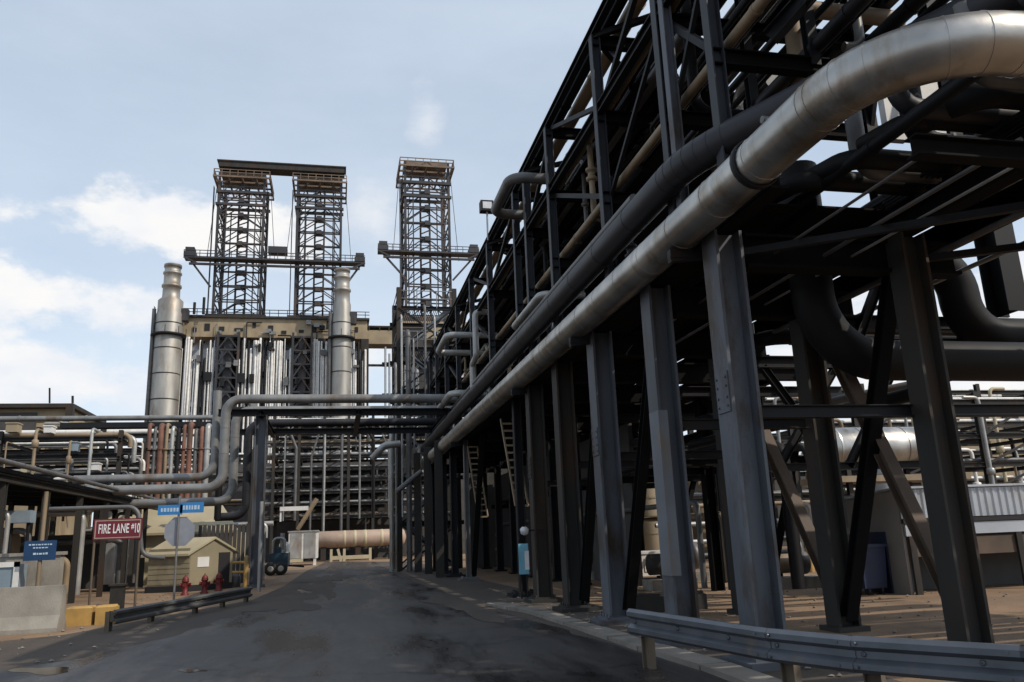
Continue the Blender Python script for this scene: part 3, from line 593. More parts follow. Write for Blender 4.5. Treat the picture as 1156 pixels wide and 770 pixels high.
p0 = aY(73, 705, 22).x; p1 = aY(102, 705, 22).x; p2 = aY(107, 700, 22).x; p3 = aY(128, 700, 22).x
for a, b, lab in ((p0, p1, 'longer worn yellow concrete block beside the barrier end'), (p2, p3, 'shorter worn yellow concrete block at the guardrail end')):
    one(MB().box((a, 22.0, 0), (b, 22.5, .40)).prism([(a, 22.0, .40), (b, 22.0, .40), (b-.04, 22.06, .44), (a+.04, 22.06, .44)], (0, .4, 0)), 'kerb_block', 'yellow', lab, 'block', 'yellow blocks')
one(MB().box((-5.62, 22.9, 0), (-5.3, 23.1, .85)).box((-5.66, 22.86, .85), (-5.26, 23.14, .9)), 'end_post', 'rowb', 'short dark brown post at the left guardrail end', 'post')
def text(body, size, m, parent, loc, name='lettering', sx=1.0):
    cu = bpy.data.curves.new('t', 'FONT'); cu.body = body; cu.size = size; cu.align_x = 'CENTER'; cu.align_y = 'CENTER'; cu.extrude = .004; cu.offset = size*.018; cu.space_character = 1.05
    o = bpy.data.objects.new('t', cu); C.objects.link(o)
    dg = bpy.context.evaluated_depsgraph_get(); me = bpy.data.meshes.new_from_object(o.evaluated_get(dg))
    bpy.data.objects.remove(o); me.materials.clear(); me.materials.append(K[m])
    t = bpy.data.objects.new(name, me); C.objects.link(t); t.parent = parent; t.location = V(loc)-ORI[parent.name]; t.rotation_euler = (math.pi/2, 0, 0); t.scale = (sx, 1, 1)
    return t
# fire lane sign
Ys = 23.6
a, b = aY(106.5, 586, Ys), aY(159.5, 609, Ys); zt, zb = aY(133, 585.5, Ys).z, aY(133, 609, Ys).z
fs = thing('fire_lane_sign', 'maroon and white FIRE LANE sign board on two thin posts', 'sign', ((a.x+b.x)/2, Ys, 0))
MB().box((a.x, Ys, zb), (b.x, Ys+.03, zt)).build('sign_panel', 'sign_red', fs)
e = .035
MB().box((a.x+e, Ys-.006, zt-e-.025), (b.x-e, Ys-.002, zt-e)).box((a.x+e, Ys-.006, zb+e), (b.x-e, Ys-.002, zb+e+.025)).box((a.x+e, Ys-.006, zb+e+.025), (a.x+e+.025, Ys-.002, zt-e-.025)).box((b.x-e-.025, Ys-.006, zb+e+.025), (b.x-e, Ys-.002, zt-e-.025)).build('border', 'vessel', fs)
cx_ = (a.x+b.x)/2; cz_ = (zb+zt)/2; wd = b.x-a.x
text('FIRE', .34, 'sign_white', fs, (a.x+wd*.225, Ys-.008, cz_), sx=.47)
text('LANE', .34, 'sign_white', fs, (a.x+wd*.565, Ys-.008, cz_), sx=.47)
text('#', .20, 'sign_white', fs, (a.x+wd*.805, Ys-.008, cz_+.06), sx=.62)
text('10', .34, 'sign_white', fs, (a.x+wd*.895, Ys-.008, cz_), sx=.42)
for x in (a.x+.03, b.x-.06): MB().tube([(x, Ys+.06, 0), (x, Ys+.06, zt)], .032, 8).build('post', 'wood', fs)
# blue notice
Yn = 21.7
a, b = aY(28, 611, Yn), aY(62, 632, Yn)
ns = thing('notice_sign', 'small dark blue notice board with pale lines of print on a pole', 'sign', ((a.x+b.x)/2, Yn, 0))
MB().box((a.x, Yn, b.z), (b.x, Yn+.03, a.z)).build('sign_panel', 'sign_blue', ns)
w_, h_ = b.x-a.x, a.z-b.z
tl = MB()
for (fy, x0, x1, hh) in ((.80, .14, .86, .07), (.64, .28, .72, .06), (.34, .30, .70, .10)):
    x = a.x+w_*x0
    while x < a.x+w_*x1:
        k = rnd.uniform(.03, .07); tl.box((x, Yn-.008, b.z+h_*fy-hh*h_*.5), (x+k, Yn-.003, b.z+h_*fy+hh*h_*.5*rnd.uniform(.7, 1.2))); x += k+.018
tl.build('lettering', 'text_blue', ns)
MB().tube([((a.x+b.x)/2, Yn+.07, 0), ((a.x+b.x)/2, Yn+.07, aY(45, 555, Yn).z)], .05, 8).build('post', 'tpipe', ns)
# street names with stop sign seen from behind
Yt = 28.5
pz = aY(203, 560, Yt)
ss = thing('street_sign', 'street name post with two blue blades over the grey back of an octagon sign', 'sign', (pz.x, Yt, 0))
MB().tube([(pz.x, Yt, 0), (pz.x, Yt, pz.z)], .035, 8).build('post', 'ltsteel', ss)
oc = aY(202.5, 600, Yt); R_ = .5
MB().prism([(oc.x+R_*math.cos(math.pi/8+k*math.pi/4), Yt+.04, oc.z+R_*math.sin(math.pi/8+k*math.pi/4)) for k in range(8)], (0, .012, 0)).build('octagon_panel', 'signback', ss)
for (x0, y0, x1, y1, dz, ry) in ((179, 570.5, 206, 581, 0, .25), (204, 567.5, 230, 578.5, 0, -.25)):
    c0, c1 = aY(x0, y0, Yt), aY(x1, y1, Yt)
    cxm = (c0.x+c1.x)/2; hw = (c1.x-c0.x)/2
    bl = MB().box((cxm-hw, Yt-.06, c1.z), (cxm+hw, Yt-.035, c0.z)).build('name_blade', 'blade_blue', ss)
    tb = MB(); x = cxm-hw*.75
    while x < cxm+hw*.7:
        k = rnd.uniform(.05, .09); tb.box((x, Yt-.068, c1.z+.1), (x+k, Yt-.062, c0.z-.1)); x += k+.03
    tb.build('lettering', 'text_blue', bl)
# yellow shed
def rotbox(mb, c, u, w, lo, hi):            # box in a local frame: u along, w across
    pts = []
    for z in (lo[2], hi[2]):
        for (x, y) in ((lo[0], lo[1]), (hi[0], lo[1]), (hi[0], hi[1]), (lo[0], hi[1])): pts.append(V(c)+V(u)*x+V(w)*y+V((0, 0, z)))
    return mb.add(pts, [(0, 3, 2, 1), (4, 5, 6, 7), (0, 1, 5, 4), (1, 2, 6, 5), (2, 3, 7, 6), (3, 0, 4, 7)])
sc0 = aZ(213, 668, 0); 
ang = math.radians(-27); u_ = V((-math.cos(ang)*1, -math.sin(ang)*-1*-1, 0))
u_ = V((-.97, .24, 0)).normalized(); w_ = V((.80, .60, 0)).normalized()
sh = thing('yellow_shed', 'small pale yellow sided shed with pitched roof behind the hydrants', 'shed', sc0)
Ls, Ws, Hs, Hr = 2.3, 1.9, 1.75, 2.45
Ls = 1.75; Hs, Hr = 1.55, 2.05
wl = MB()
A = lambda x, y, z: V(sc0)+u_*x+w_*y+V((0, 0, z))
wl.add([A(0, 0, .25), A(Ls, 0, .25), A(Ls, Ws, .25), A(0, Ws, .25), A(0, 0, Hs), A(Ls, 0, Hs), A(Ls, Ws, Hs), A(0, Ws, Hs), A(0, Ws/2, Hr), A(Ls, Ws/2, Hr)],
       [(0, 3, 2, 1), (0, 1, 5, 4), (2, 3, 7, 6), (3, 0, 4, 8, 7), (1, 2, 6, 9, 5)])
for k in range(7):
    z = .3+k*.21; rotbox(wl, sc0, u_, w_, (.02, -.02, z), (Ls-.02, -.002, z+.17))
wl.build('wall', 'ybuild', sh)
rf = MB()
for s0, s1 in ((-.22, Ws/2), (Ws+.22, Ws/2)):
    zz = Hs-.13; rf.prism([A(-.12, s0, zz), A(Ls+.12, s0, zz), A(Ls+.12, s1, Hr+.02), A(-.12, s1, Hr+.02)], (0, 0, .09))
rf.build('roof', 'roofy', sh)
d_ = MB(); rotbox(d_, sc0, w_, u_, (1.25, -.03, .25), (1.75, -.003, 1.5)); d_.build('door', 'dark', sh)
d_ = MB(); rotbox(d_, sc0, w_, u_, (.3, -.03, .95), (.8, -.003, 1.35)); d_.build('window', 'white', sh)
d_ = MB(); rotbox(d_, sc0, w_, u_, (-.05, -.035, .0), (Ws+.05, Ls+.03, .25)); d_.build('skid_base', 'dark', sh)
# cream building behind, dark sheet fence
Yc = 46
a, b, c = aY(120, 577, Yc), aY(268, 600, Yc), aY(160, 612, Yc)
cb = thing('cream_building', 'low cream building with sunlit pitched roof behind the shed', 'building', (a.x+3, Yc, 0))
MB().box((a.x, Yc, 0), (b.x, Yc+6, b.z)).build('wall', 'cream', cb)
MB().prism([(a.x-.3, Yc-.4, b.z-.05), (b.x+.1, Yc-.4, b.z-.05), (b.x-1.2, Yc+3, a.z+.15), (a.x-.3, Yc+3, a.z+.15)], (0, 0, .12)).build('roof', 'roofy', cb)
fz = MB(); x = -6.2
fa, fb = aZ(225, 652, 0), aZ(278, 648, 0)
xx0, xx1, Yf = aY(222, 640, 42).x, aY(279, 640, 42).x, 42
x = xx0
while x < xx1: fz.box((x, Yf, 0), (x+.16, Yf+.06, 2.75+.05*rnd.random())); x += .2
one(fz, 'sheet_fence', 'fence', 'dark ribbed sheet fence between the yellow shed and the grey portal column', 'fence')
# hydrants
hy = thing('fire_hydrant', 'red fire hydrant standing apart, furthest left of the group by the guardrail', 'hydrant', (0, 0, 0), 'red fire hydrants')
MB().lathe((0, 0, 0), [(.17, 0), (.17, .06), (.12, .08), (.115, .52), (.15, .54), (.15, .6), (.13, .62)], 16).build('barrel', 'red', hy)
MB().lathe((0, 0, .62), [(.14, 0), (.13, .06), (.09, .13), (.035, .17), (.035, .22)], 16).build('bonnet', 'red', hy)
for ax in ((1, 0, 0), (-1, 0, 0), (0, -1, 0)):
    c = V(ax)*.1+V((0, 0, .43)); MB().lathe(c, [(.07, 0), (.07, .08), (.085, .08), (.085, .13)], 12, ax).build('nozzle_cap', 'red', hy)
hy.location = aZ(208.5, 672, 0); hy.scale = (.88,)*3
for (x, y), lb in (((230.5, 670), 'red fire hydrant at the middle of the group, in front of the shed window'), ((246.5, 667), 'red fire hydrant furthest right of the group, beside the yellow rail frame'), ((240, 661), 'red fire hydrant set back behind the other three')):
    h2 = dup(hy, aZ(x, y, 0), lb); h2.scale = (.88,)*3
# yellow rail frame
a, b = aZ(250, 664, 0), aZ(277, 664, 0)
yr = thing('yellow_rail_frame', 'yellow tubular guard frame at the foot of the portal column', 'railing', a)
for p in (a, b): MB().tube([(p.x, p.y, 0), (p.x, p.y, 1.25)], .1, 12).lathe((p.x, p.y, 1.25), [(.1, 0), (.08, .05), (.03, .08)], 12).build('post', 'yellow', yr)
for z in (.65, 1.05): MB().tube([(a.x, a.y, z), (b.x, b.y, z)], .06, 10).build('rail', 'yellow', yr)
one(MB().lathe((a.x+.5, a.y+.35, 0), [(.22, 0), (.24, .05), (.24, .45), (.1, .55), (.05, .62)], 14), 'relief_valve', 'gpipe', 'small grey valve body inside the yellow guard frame', 'valve')
# ------------------------------------------------------------------ portal over the road
po = thing('portal_gantry', 'grey steel portal column and beam carrying three pipes over the road', 'portal', (-3.35, 37.5, 0))
MB().ib((-3.35, 37.0, 0), (-3.35, 37.0, 7.35), .5, .5, .05, up=(1, 0, 0)).box((-3.7, 36.65, 0), (-3.0, 37.35, .12)).build('column', 'column', po)
MB().ib((-3.94, 43.5, 0), (-3.94, 43.5, 7.35), .4, .4, .05, up=(1, 0, 0)).build('column', 'rowb', po)
MB().ib((-5.2, 37.0, 7.5), (5.2, 37.0, 7.5), .3, .3).build('beam', 'steel', po)
MB().ib((-5.2, 43.5, 7.5), (5.2, 43.5, 7.5), .3, .3).build('beam', 'steel', po)
for x in (-3.35, .9, 5.0): MB().ib((x, 36.2, 7.38), (x, 44, 7.38), .26, .22).build('stringer', 'steel', po)
def port(Y, Z, xd, zb, xl, r, m, label):
    mb = MB().tube([(5.8, Y, Z), (xd, Y, Z), (xd, Y, zb), (xl, Y, zb)], r, 16, .65, 8)
    mb.rings((5.5, Y, Z), (xd+.8, Y, Z), r+.012, 1.9, .05, 16).rings((xd, Y, Z-.7), (xd, Y, zb+.7), r+.012, 1.1, .05, 16)
    one(mb, 'portal_pipe', m, label, 'pipe', 'big pipes crossing the road on the portal')
port(36.0, 7.95, -4.75, 4.15, -10.5, .20, 'mpipe', 'nearest and highest looking grey pipe over the road, dropping down at the left')
port(39.2, 7.95, -4.72, 3.75, -9.5, .20, 'mpipe', 'middle grey pipe of three over the road, dropping down lower at the left')
port(43.4, 7.95, -4.55, 3.2, -6.0, .21, 'dpipe', 'furthest and darkest of the three pipes over the road')
one(MB().tube([(-5.35, 37.6, 8.6), (-5.35, 37.6, 4.75), (-11, 37.6, 4.75)], .18, 14, .7, 8), 'side_pipe', 'mpipe', 'grey pipe bending left below the rusty vertical pipes', 'pipe')
one(MB().tube([(5.5, 41.2, 8.3), (-5.6, 41.2, 8.3), (-5.6, 41.2, 3)], .16, 12, .5), 'side_pipe', 'bpipe', 'black pipe between the two farther pipes over the road', 'pipe')
for i, (x, y) in enumerate(((292, 668), (297, 655))):
    p = aZ(x, y, 0); one(MB().tube([(p.x, p.y, 0), (p.x, p.y, 3.4 if i == 0 else 2.6)], .07, 8), 'thin_post', 'lpipe', ('tall' if i == 0 else 'short')+' thin pale post right of the portal column', 'post')
# ------------------------------------------------------------------ left plant
lr = thing('pipe_rack', 'steel rack carrying many level pipes at the far left behind the canopy', 'pipe rack', (-15, 45, 0))
for y in (43, 48):
    for x in (-26, -21, -16, -10.6):
        MB().ib((x, y, 0), (x, y, 7.6), .2, .2, .02).build('column', 'rowb', lr)
    for z in (4.5, 5.4, 6.3, 7.2): MB().ib((-27, y, z), (-10.4, y, z), .14, .12).build('beam', 'steel', lr)
for x in (-26, -21, -16, -10.6):
    for z in (4.4, 5.3, 6.2, 7.1): MB().ib((x, 42.6, z), (x, 48.4, z), .15, .12).build('cross_beam', 'steel', lr)
cyc = ['mpipe', 'white', 'dpipe', 'lpipe', 'tpipe', 'lpipe', 'bpipe', 'white', 'gpipe', 'lpipe']
k = 0
TN = ['lowest tier', 'second tier up', 'third tier up', 'top tier']
WN = dict(cream='cream', bluegrey='blue-grey', mpipe='mid grey', gpipe='grey', bpipe='black', lpipe='pale', dpipe='charcoal', tpipe='tan', rpipe='rusty red', alum='silver', white='white')
for ti, (z, n) in enumerate(((4.56, 8), (5.46, 8), (6.36, 8), (7.26, 6))):
    for j in range(n):
        r = rnd.choice((.05, .06, .08, .1, .12)); y = 43.0+5.2*(j+.3)/n; m = cyc[k % 10]; k += 1
        x1 = -10.2 - rnd.choice((0, 0, 1.5, 3))
        one(MB().tube([(-28, y, z+r+.03), (x1, y, z+r+.03), (x1, y, z-rnd.uniform(.3, 1.2))], r, 10, r*3, 4).rings((-28, y, z+r+.03), (x1-1, y, z+r+.03), r*1.15, 3.1, .07, 10), 'rack_pipe', m,
            f'{WN[m]} pipe {ORD[j]} from the front on the {TN[ti]} of the left rack', 'pipe', 'level pipes on the left rack')
for i in range(16):
    x = -25+i*.95+rnd.uniform(-.3, .3); m = rnd.choice(['lpipe', 'white', 'mpipe', 'tpipe', 'gpipe', 'lpipe']); z0 = rnd.choice((.2, 3.2, 4.2)); z1 = rnd.choice((5.2, 6.1, 7.0, 7.6)); r = rnd.choice((.04, .06, .08))
    one(MB().tube([(x, 42.4, z0), (x, 42.4, z1), (x, 44, z1)] if i % 3 else [(x-.9, 42.4, z0+1.6), (x, 42.4, z0+1.6), (x, 42.4, z1), (x+.8, 42.4, z1)], r, 8, r*3, 4).lathe((x, 42.4, (z0+z1)/2+1), [(r*1.2, -.2), (r*2, -.15), (r*2, .15), (r*1.2, .2)], 10), 'drop_pipe', m, f'{WN[m]} flanged drop pipe, {ORD[i]} from left on the left rack front', 'pipe', 'drop pipes on the left rack')
for i, (x, z, w, h, m) in enumerate(((-15.4, 7.5, .5, .4, 'beige'), (-13.8, 7.45, .35, .3, 'white'), (-12.6, 6.55, .3, .4, 'bluegrey'), (-11.6, 5.6, .4, .3, 'white'), (-14.6, 5.55, .4, .3, 'cream'))):
    t = thing('junction_box', f'small lidded box up on the left rack, {ORD[i]} from the top left', 'box', (x, 43, z), 'boxes on the left rack')
    MB().box((x-w/2, 42.5, z), (x+w/2, 43.1, z+h)).build('body', m, t); MB().box((x-w/2-.03, 42.46, z+h), (x+w/2+.03, 43.14, z+h+.06)).build('lid', m, t)
# long header over everything at the left
a = aY(0, 473, 50); b = aY(240, 479, 50)
one(MB().tube([(-30, 50, a.z), (b.x, 50, a.z)], .15, 12).rings((-30, 50, a.z), (b.x, 50, a.z), .18, 3.5, .1, 12), 'header_pipe', 'mpipe', 'long grey header pipe above the rusty vertical pipes at the left', 'pipe')
one(MB().box((-15.5, 49.6, a.z-.6), (-6.4, 50.4, a.z-.3)), 'header_beam', 'steel', 'flat dark beam under the long grey header pipe', 'beam')
# upright rusty pipes
Yv = 49
for i in range(11):
    x = aY(168+i*6.6, 500, Yv).x; m = ['rpipe', 'gpipe', 'rpipe', 'tpipe', 'lpipe', 'bpipe', 'rpipe', 'rpipe', 'gpipe', 'rpipe', 'lpipe'][i]
    z1 = a.z-.5-rnd.uniform(0, .35)
    mb = MB().tube([(x, Yv, .1), (x, Yv, z1), (x, Yv+1.2, z1)], rnd.uniform(.09, .16), 10, .25, 4).rings((x, Yv, .1), (x, Yv, z1), .2, 1.6, .07, 10)
    one(mb, 'upright_pipe', m, f'{WN[m]} upright pipe, {ORD[i]} from the left in the bank under the header', 'pipe', 'upright pipes left of the portal')
MB_ = MB()
for z in (2.2, 3.9, 5.6): MB_.box((-11.2, Yv+.3, z), (-6.4, Yv+.5, z+.2))
one(MB_, 'pipe_guide', 'steel', 'dark rails holding the bank of rusty upright pipes', 'guide rail')
# building with brown roof edge, far left
Yh = 66
a, b = aY(0, 457, Yh), aY(86, 457, Yh)
hb = thing('process_building', 'beige process building with brown roof edge rising above the left rack', 'building', (-22, Yh, 0))
MB().box((-45, Yh, 0), (b.x-.4, Yh+8, b.z-.3)).build('wall', 'beige', hb)
MB().box((-45.3, Yh-.7, b.z-.3), (b.x, Yh+8.5, b.z)).box((b.x-.5, Yh-.7, b.z-1.3), (b.x, Yh-.2, b.z-.3)).build('roof', 'rowb', hb)
for i, (x0, y0, x1, y1) in enumerate(((-10, 466, 40, 488), (66, 476, 74, 488))): 
    p, q = aY(x0, y0, Yh), aY(x1, y1, Yh); MB().box((p.x, Yh-.06, q.z), (q.x, Yh-.003, p.z)).build('louvre', 'fence', hb)
MB().tube([aY(56, 455, Yh+1), aY(56, 438, Yh+1)], .07, 8).build('mast', 'steel', hb)
MB().tube([aY(82, 455, Yh+1), aY(82, 447, Yh+1)], .09, 8).build('vent', 'steel', hb)
for i in range(5):
    p, q = aY(66+i*10, 475+i*3, Yh-2), aY(92+i*9, 496, Yh-2)
    one(MB().tube([(p.x-1.5, Yh-2, p.z), (p.x, Yh-2, p.z), (q.x, Yh-2, q.z), (q.x+1.5, Yh-2, q.z)], .13, 10, .3), 'sloping_pipe', ['tpipe', 'lpipe', 'tpipe', 'gpipe', 'lpipe'][i], f'pale pipe sloping down in front of the beige building, {ORD[i]} from the left', 'pipe', 'sloping pipes by the beige building')
# canopy along the left roadside
cn = thing('canopy', 'dark open canopy on posts with a long low eave on the left roadside', 'canopy', (-13, 33, 0))
MB().prism([(-9, 18.5, 3.95), (-19, 18.5, 4.6), (-19, 46, 4.6), (-9, 46, 3.95)], (0, 0, .12)).build('roof', 'steel', cn)
MB().ib((-9.05, 18.5, 3.8), (-9.05, 46, 3.8), .2, .18).build('eave_beam', 'rowb', cn)
for y in (18.8, 25, 28.5, 32, 35.5, 39, 42.5):
    MB().ib((-9.2, y, 3.75), (-18.9, y, 4.35), .2, .15).build('rafter', 'steel', cn)
    for x in (-9.1, -13.8, -18.6): MB().ib((x, y, 0), (x, y, 3.7+(-9.1-x)*.06), .18, .18).build('post', 'rowb', cn)
one(MB().tube([(-8.8, 17, 4.2), (-8.8, 44, 4.15)], .075, 12).rings((-8.8, 17, 4.2), (-8.8, 44, 4.15), .085, 2.4, .05, 12), 'eave_pipe', 'gpipe', 'grey pipe running along the canopy eave toward the portal', 'pipe')
for i, (x0, x1, y, z, r, m) in enumerate(((-20, -9.6, 27, 3.05, .07, 'lpipe'), (-20, -10, 30, 2.5, .1, 'gpipe'), (-20, -9.5, 34, 3.2, .12, 'lpipe'), (-20, -10.5, 36, 1.5, .13, 'tpipe'), (-20, -9.5, 40, 2.2, .14, 'gpipe'))):
    one(MB().tube([(x0, y, z), (x1, y, z), (x1, y, .2)], r, 10, .3), 'low_pipe', m, f'{WN[m]} pipe level under the dark canopy, {ORD[i]} back from the road', 'pipe', 'pipes under the canopy')
def vessel_v(x, y, r, h, m, label, z0=.3, name='vertical_vessel'):
    t = thing(name, label, 'vessel', (x, y, 0))
    MB().lathe((x, y, z0), [(r*.98, 0), (r, .05), (r, h), (r*.9, h+r*.28), (r*.6, h+r*.5), (r*.1, h+r*.58)], 24).rings((x, y, z0), (x, y, z0+h), r*1.03, max(.8, h/4), .08, 24).build('shell', m, t)
    MB().lathe((x, y, 0), [(r*.8, 0), (r*.8, z0+.02)], 20).build('skirt', 'steel', t)
    MB().tube([(x, y, z0+h+r*.5), (x, y, z0+h+r*.5+.4), (x+r+.3, y, z0+h+r*.5+.4), (x+r+.3, y, .3)], max(.05, r*.12), 10, .2).build('outlet_pipe', 'gpipe', t)
    return t
vessel_v(-12.2, 33.5, .75, 2.0, 'beige', 'squat beige vessel standing in the gloom under the left canopy')
vessel_v(-15.5, 30.5, .55, 1.7, 'gpipe', 'grey drum vessel under the canopy behind the blue notice')
vessel_v(-9.9, 40.5, .6, 2.4, 'lpipe', 'pale drum vessel under the canopy end beside the shed')
pb = thing('pump_skid', 'small dark pump on a steel skid under the canopy behind the fire lane sign', 'pump', (-10.6, 29.5, 0))
MB().box((-11.6, 29, 0), (-9.8, 30, .2)).build('skid', 'steel', pb)
MB().lathe((-11.4, 29.5, .65), [(.3, 0), (.33, .1), (.33, .8), (.2, .9)], 16, (1, 0, 0)).build('motor', 'bluegrey', pb)
MB().lathe((-10.4, 29.5, .65), [(.15, 0), (.38, .1), (.38, .3), (.15, .4)], 16, (1, 0, 0)).build('casing', 'rpipe', pb)
cbx = thing('control_box', 'pale blue-grey box on a stand under the far left end of the canopy', 'box', (-11, 27, 0))
q0, q1 = aY(10, 577, 27.5), aY(36, 590, 27.5)
MB().box((q0.x, 27.3, q1.z), (q1.x, 27.8, q0.z)).build('body', 'bluegrey', cbx)
for x in (q0.x+.1, q1.x-.1): MB().tube([(x, 27.55, 0), (x, 27.55, q1.z)], .05, 8).build('leg', 'steel', cbx)
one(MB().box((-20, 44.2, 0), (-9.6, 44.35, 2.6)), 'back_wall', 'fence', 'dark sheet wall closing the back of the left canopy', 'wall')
pv = aY(140, 590, 26)
one(MB().tube([(pv.x-2.2, 26.5, 3.0), (pv.x+.25, 26.5, 3.0), (pv.x+.45, 26.5, 1.55), (pv.x+1.1, 26.5, 1.45)], .065, 12, .35, 6), 'hose_pipe', 'gpipe', 'grey bent pipe looping behind the fire lane sign', 'pipe')

# ------------------------------------------------------------------ generic process frame
def frame(name, label, x0, x1, y0, y1, zs, nx, pipes, group, where, m='steel', dz=0):
    t = thing(name, label, 'pipe rack', ((x0+x1)/2, y0, 0)); top = zs[-1]
    for y in (y0, y1):
        for i in range(nx+1):
            x = x0+(x1-x0)*i/nx; MB().ib((x, y, 0), (x, y, top+.6), .28, .28, .03).build('column', m, t)
        for z in zs: MB().ib((x0-.3, y, z), (x1+.3, y, z), .26, .2).build('beam', m, t)
    for i in range(nx+1):
        x = x0+(x1-x0)*i/nx
        for z in zs: MB().ib((x, y0, z-.14), (x, y1, z-.14), .22, .18).build('cross_beam', m, t)
    for i in range(nx):
        if i % 2: continue
        xa, xb = x0+(x1-x0)*i/nx, x0+(x1-x0)*(i+1)/nx
        for j in range(len(zs)-1): MB().bar((xa, y0-.03, zs[j]), (xb, y0-.03, zs[j+1]), .12).build('brace', m, t)
    for ti, z in enumerate(zs):
        for j in range(pipes):
            mm = rnd.choice(['gpipe', 'lpipe', 'bpipe', 'tpipe', 'lpipe', 'gpipe', 'dpipe', 'white'] if dz == 0 else ['lpipe', 'white', 'gpipe', 'lpipe', 'tpipe']); r = rnd.choice((.07, .09, .12, .16, .2))
            y = y0+.35+(y1-y0-.5)*j/max(1, pipes); a_, b_ = x0-rnd.uniform(0, 2), x1+rnd.uniform(-1, 2)
            if rnd.random() < .4: b_ = x0+(x1-x0)*rnd.uniform(.4, .9)
            pts = [(a_, y, z+r+.15), (b_, y, z+r+.15)]
            if rnd.random() < .5: pts.append((b_, y, z-rnd.uniform(.6, 2.0)))
            one(MB().tube(pts, r, 10, r*2.5, 4).rings(pts[0], pts[1], r*1.15, 2.7, .08, 10, off=rnd.uniform(.3, 2)), 'rack_pipe', mm,
                f'{WN[mm]} pipe {ORD[j]} from front, {ORD[ti]} tier up of {where}', 'pipe', group)
    return t
frame('pipe_rack', 'tall crowded pipe rack closing the view at the end of the road', -6.3, 8.5, 84, 89, [4.2, 5.5, 6.7, 7.9, 9.1, 10.3, 11.6, 12.8, 14], 6, 6, 'pipes on the rack at the road end', 'the rack at the road end', 'rowb', 1)
frame('pipe_rack', 'pipe rack glimpsed through the dark columns behind the right structure', 12, 40, 39, 43, [3.1, 4.6, 6.2, 8.2], 7, 3, 'pipes on the rack behind the right columns', 'the rack behind the right columns', 'rowb')
frame('pipe_rack', 'distant pipe rack beyond the corrugated shed at the far right', 30, 62, 47, 52, [4.0, 6.0, 8.0, 10.2], 7, 3, 'pipes on the rack beyond the shed', 'the rack beyond the shed', 'rowb', 1)
frame('pipe_rack', 'low distant pipe rack between the left canopy and the road end', -22, -7, 70, 74, [3.2, 5.2, 7.2, 9.0], 4, 3, 'pipes on the low rack left of the road end', 'the low left rack', 'rowb', 1)
frame('pipe_rack', 'weathered pipe rack standing behind the left rack, before the beige building', -32, -10.5, 53, 57, [5.2, 6.4, 7.6, 8.6], 6, 5, 'pipes on the rack behind the left rack', 'the rack behind the left rack', 'rowb')
# uprights between the tiers at the road end
for i, x in enumerate((-5.2, -4.1, -2.6, -1.3, .4, 2.2, 3.6, 5.1, 6.4)):
    m = ['mpipe', 'gpipe', 'gpipe', 'lpipe', 'gpipe', 'mpipe', 'bpipe', 'gpipe', 'mpipe'][i]
    one(MB().tube([(x, 83.4, rnd.choice((.2, 2.5, 4))), (x, 83.4, rnd.uniform(8, 13.5)), (x+rnd.choice((-1, 1)), 83.4, 13.6)], rnd.choice((.08, .11, .15)), 10, .4), 'upright_pipe', m, f'{WN[m]} upright pipe {ORD[i]} from the left on the rack at the road end', 'pipe', 'upright pipes at the road end')
for i in range(18):
    x = 13+i*1.45+rnd.uniform(-.4, .4); m = rnd.choice(['lpipe', 'white', 'mpipe', 'tpipe', 'gpipe', 'lpipe']); z1 = rnd.choice((3.4, 4.9, 6.5, 8.4)); r = rnd.choice((.05, .07, .1))
    one(MB().tube([(x, 38.6, .1), (x, 38.6, z1), (x+rnd.choice((-1, 1.2)), 38.6, z1)], r, 8, r*3, 4).lathe((x, 38.6, z1*.5), [(r*1.2, -.2), (r*2.2, -.15), (r*2.2, .15), (r*1.2, .2)], 10), 'drop_pipe', m, f'{WN[m]} drop pipe, {ORD[i]} from left on the rack behind the right columns', 'pipe', 'drop pipes behind the right columns')
for i in range(14):
    x = 30+i*2+rnd.uniform(-.6, .6); m = rnd.choice(['lpipe', 'white', 'tpipe', 'white', 'cream']); z1 = rnd.choice((6.2, 8.3, 10.4)); r = rnd.choice((.08, .12, .16))
    one(MB().tube([(x, 46.6, 2), (x, 46.6, z1), (x+rnd.choice((-1, 1.2)), 46.6, z1)], r, 8, r*3, 4).lathe((x, 46.6, z1*.6), [(r*1.2, -.3), (r*2.2, -.25), (r*2.2, .25), (r*1.2, .3)], 10), 'drop_pipe', m, f'{WN[m]} drop pipe, {ORD[i]} from left on the rack beyond the shed', 'pipe', 'drop pipes beyond the shed')
# vessel, container, frame at the road end
vs_ = thing('horizontal_vessel', 'long tan horizontal vessel lying across the end of the road', 'vessel', (3, 82.2, 0))
zc = aY(400, 608, 82).z
MB().lathe((-2.2, 82.2, zc), [(.1, -.35), (.6, -.2), (.8, 0), (.8, 8.6), (.6, 8.8), (.1, 8.95)], 24, (1, 0, 0)).build('shell', 'vessel', vs_)
for x in (.6, 1.6, 2.6, 4.2): MB().lathe((x, 82.2, zc), [(.79, 0), (.815, .02), (.815, .28), (.79, .3)], 24, (1, 0, 0), cap=False).build('band', 'cream', vs_)
for x in (-1.5, 1.8, 5): MB().box((x, 81.8, 0), (x+.5, 82.6, zc-.6)).build('saddle', 'rowb', vs_)
pq = thing('portal_rail', 'low cream painted barrier frame below the tan vessel', 'barrier', (2, 79, 0))
a, b = aY(374, 620, 79), aY(418, 620, 79)
MB().bar((a.x, 79, .35), (b.x, 79, .35), .22, .34).build('rail', 'cream', pq)
for x in (a.x, a.x+.9, a.x+1.2, b.x): MB().bar((x, 79, 0), (x if x != a.x+.9 else x-.3, 79, 1.15), .24).build('post', 'cream', pq)
Yk = 70
a, b = aY(326, 601, Yk), aY(358, 630, Yk)
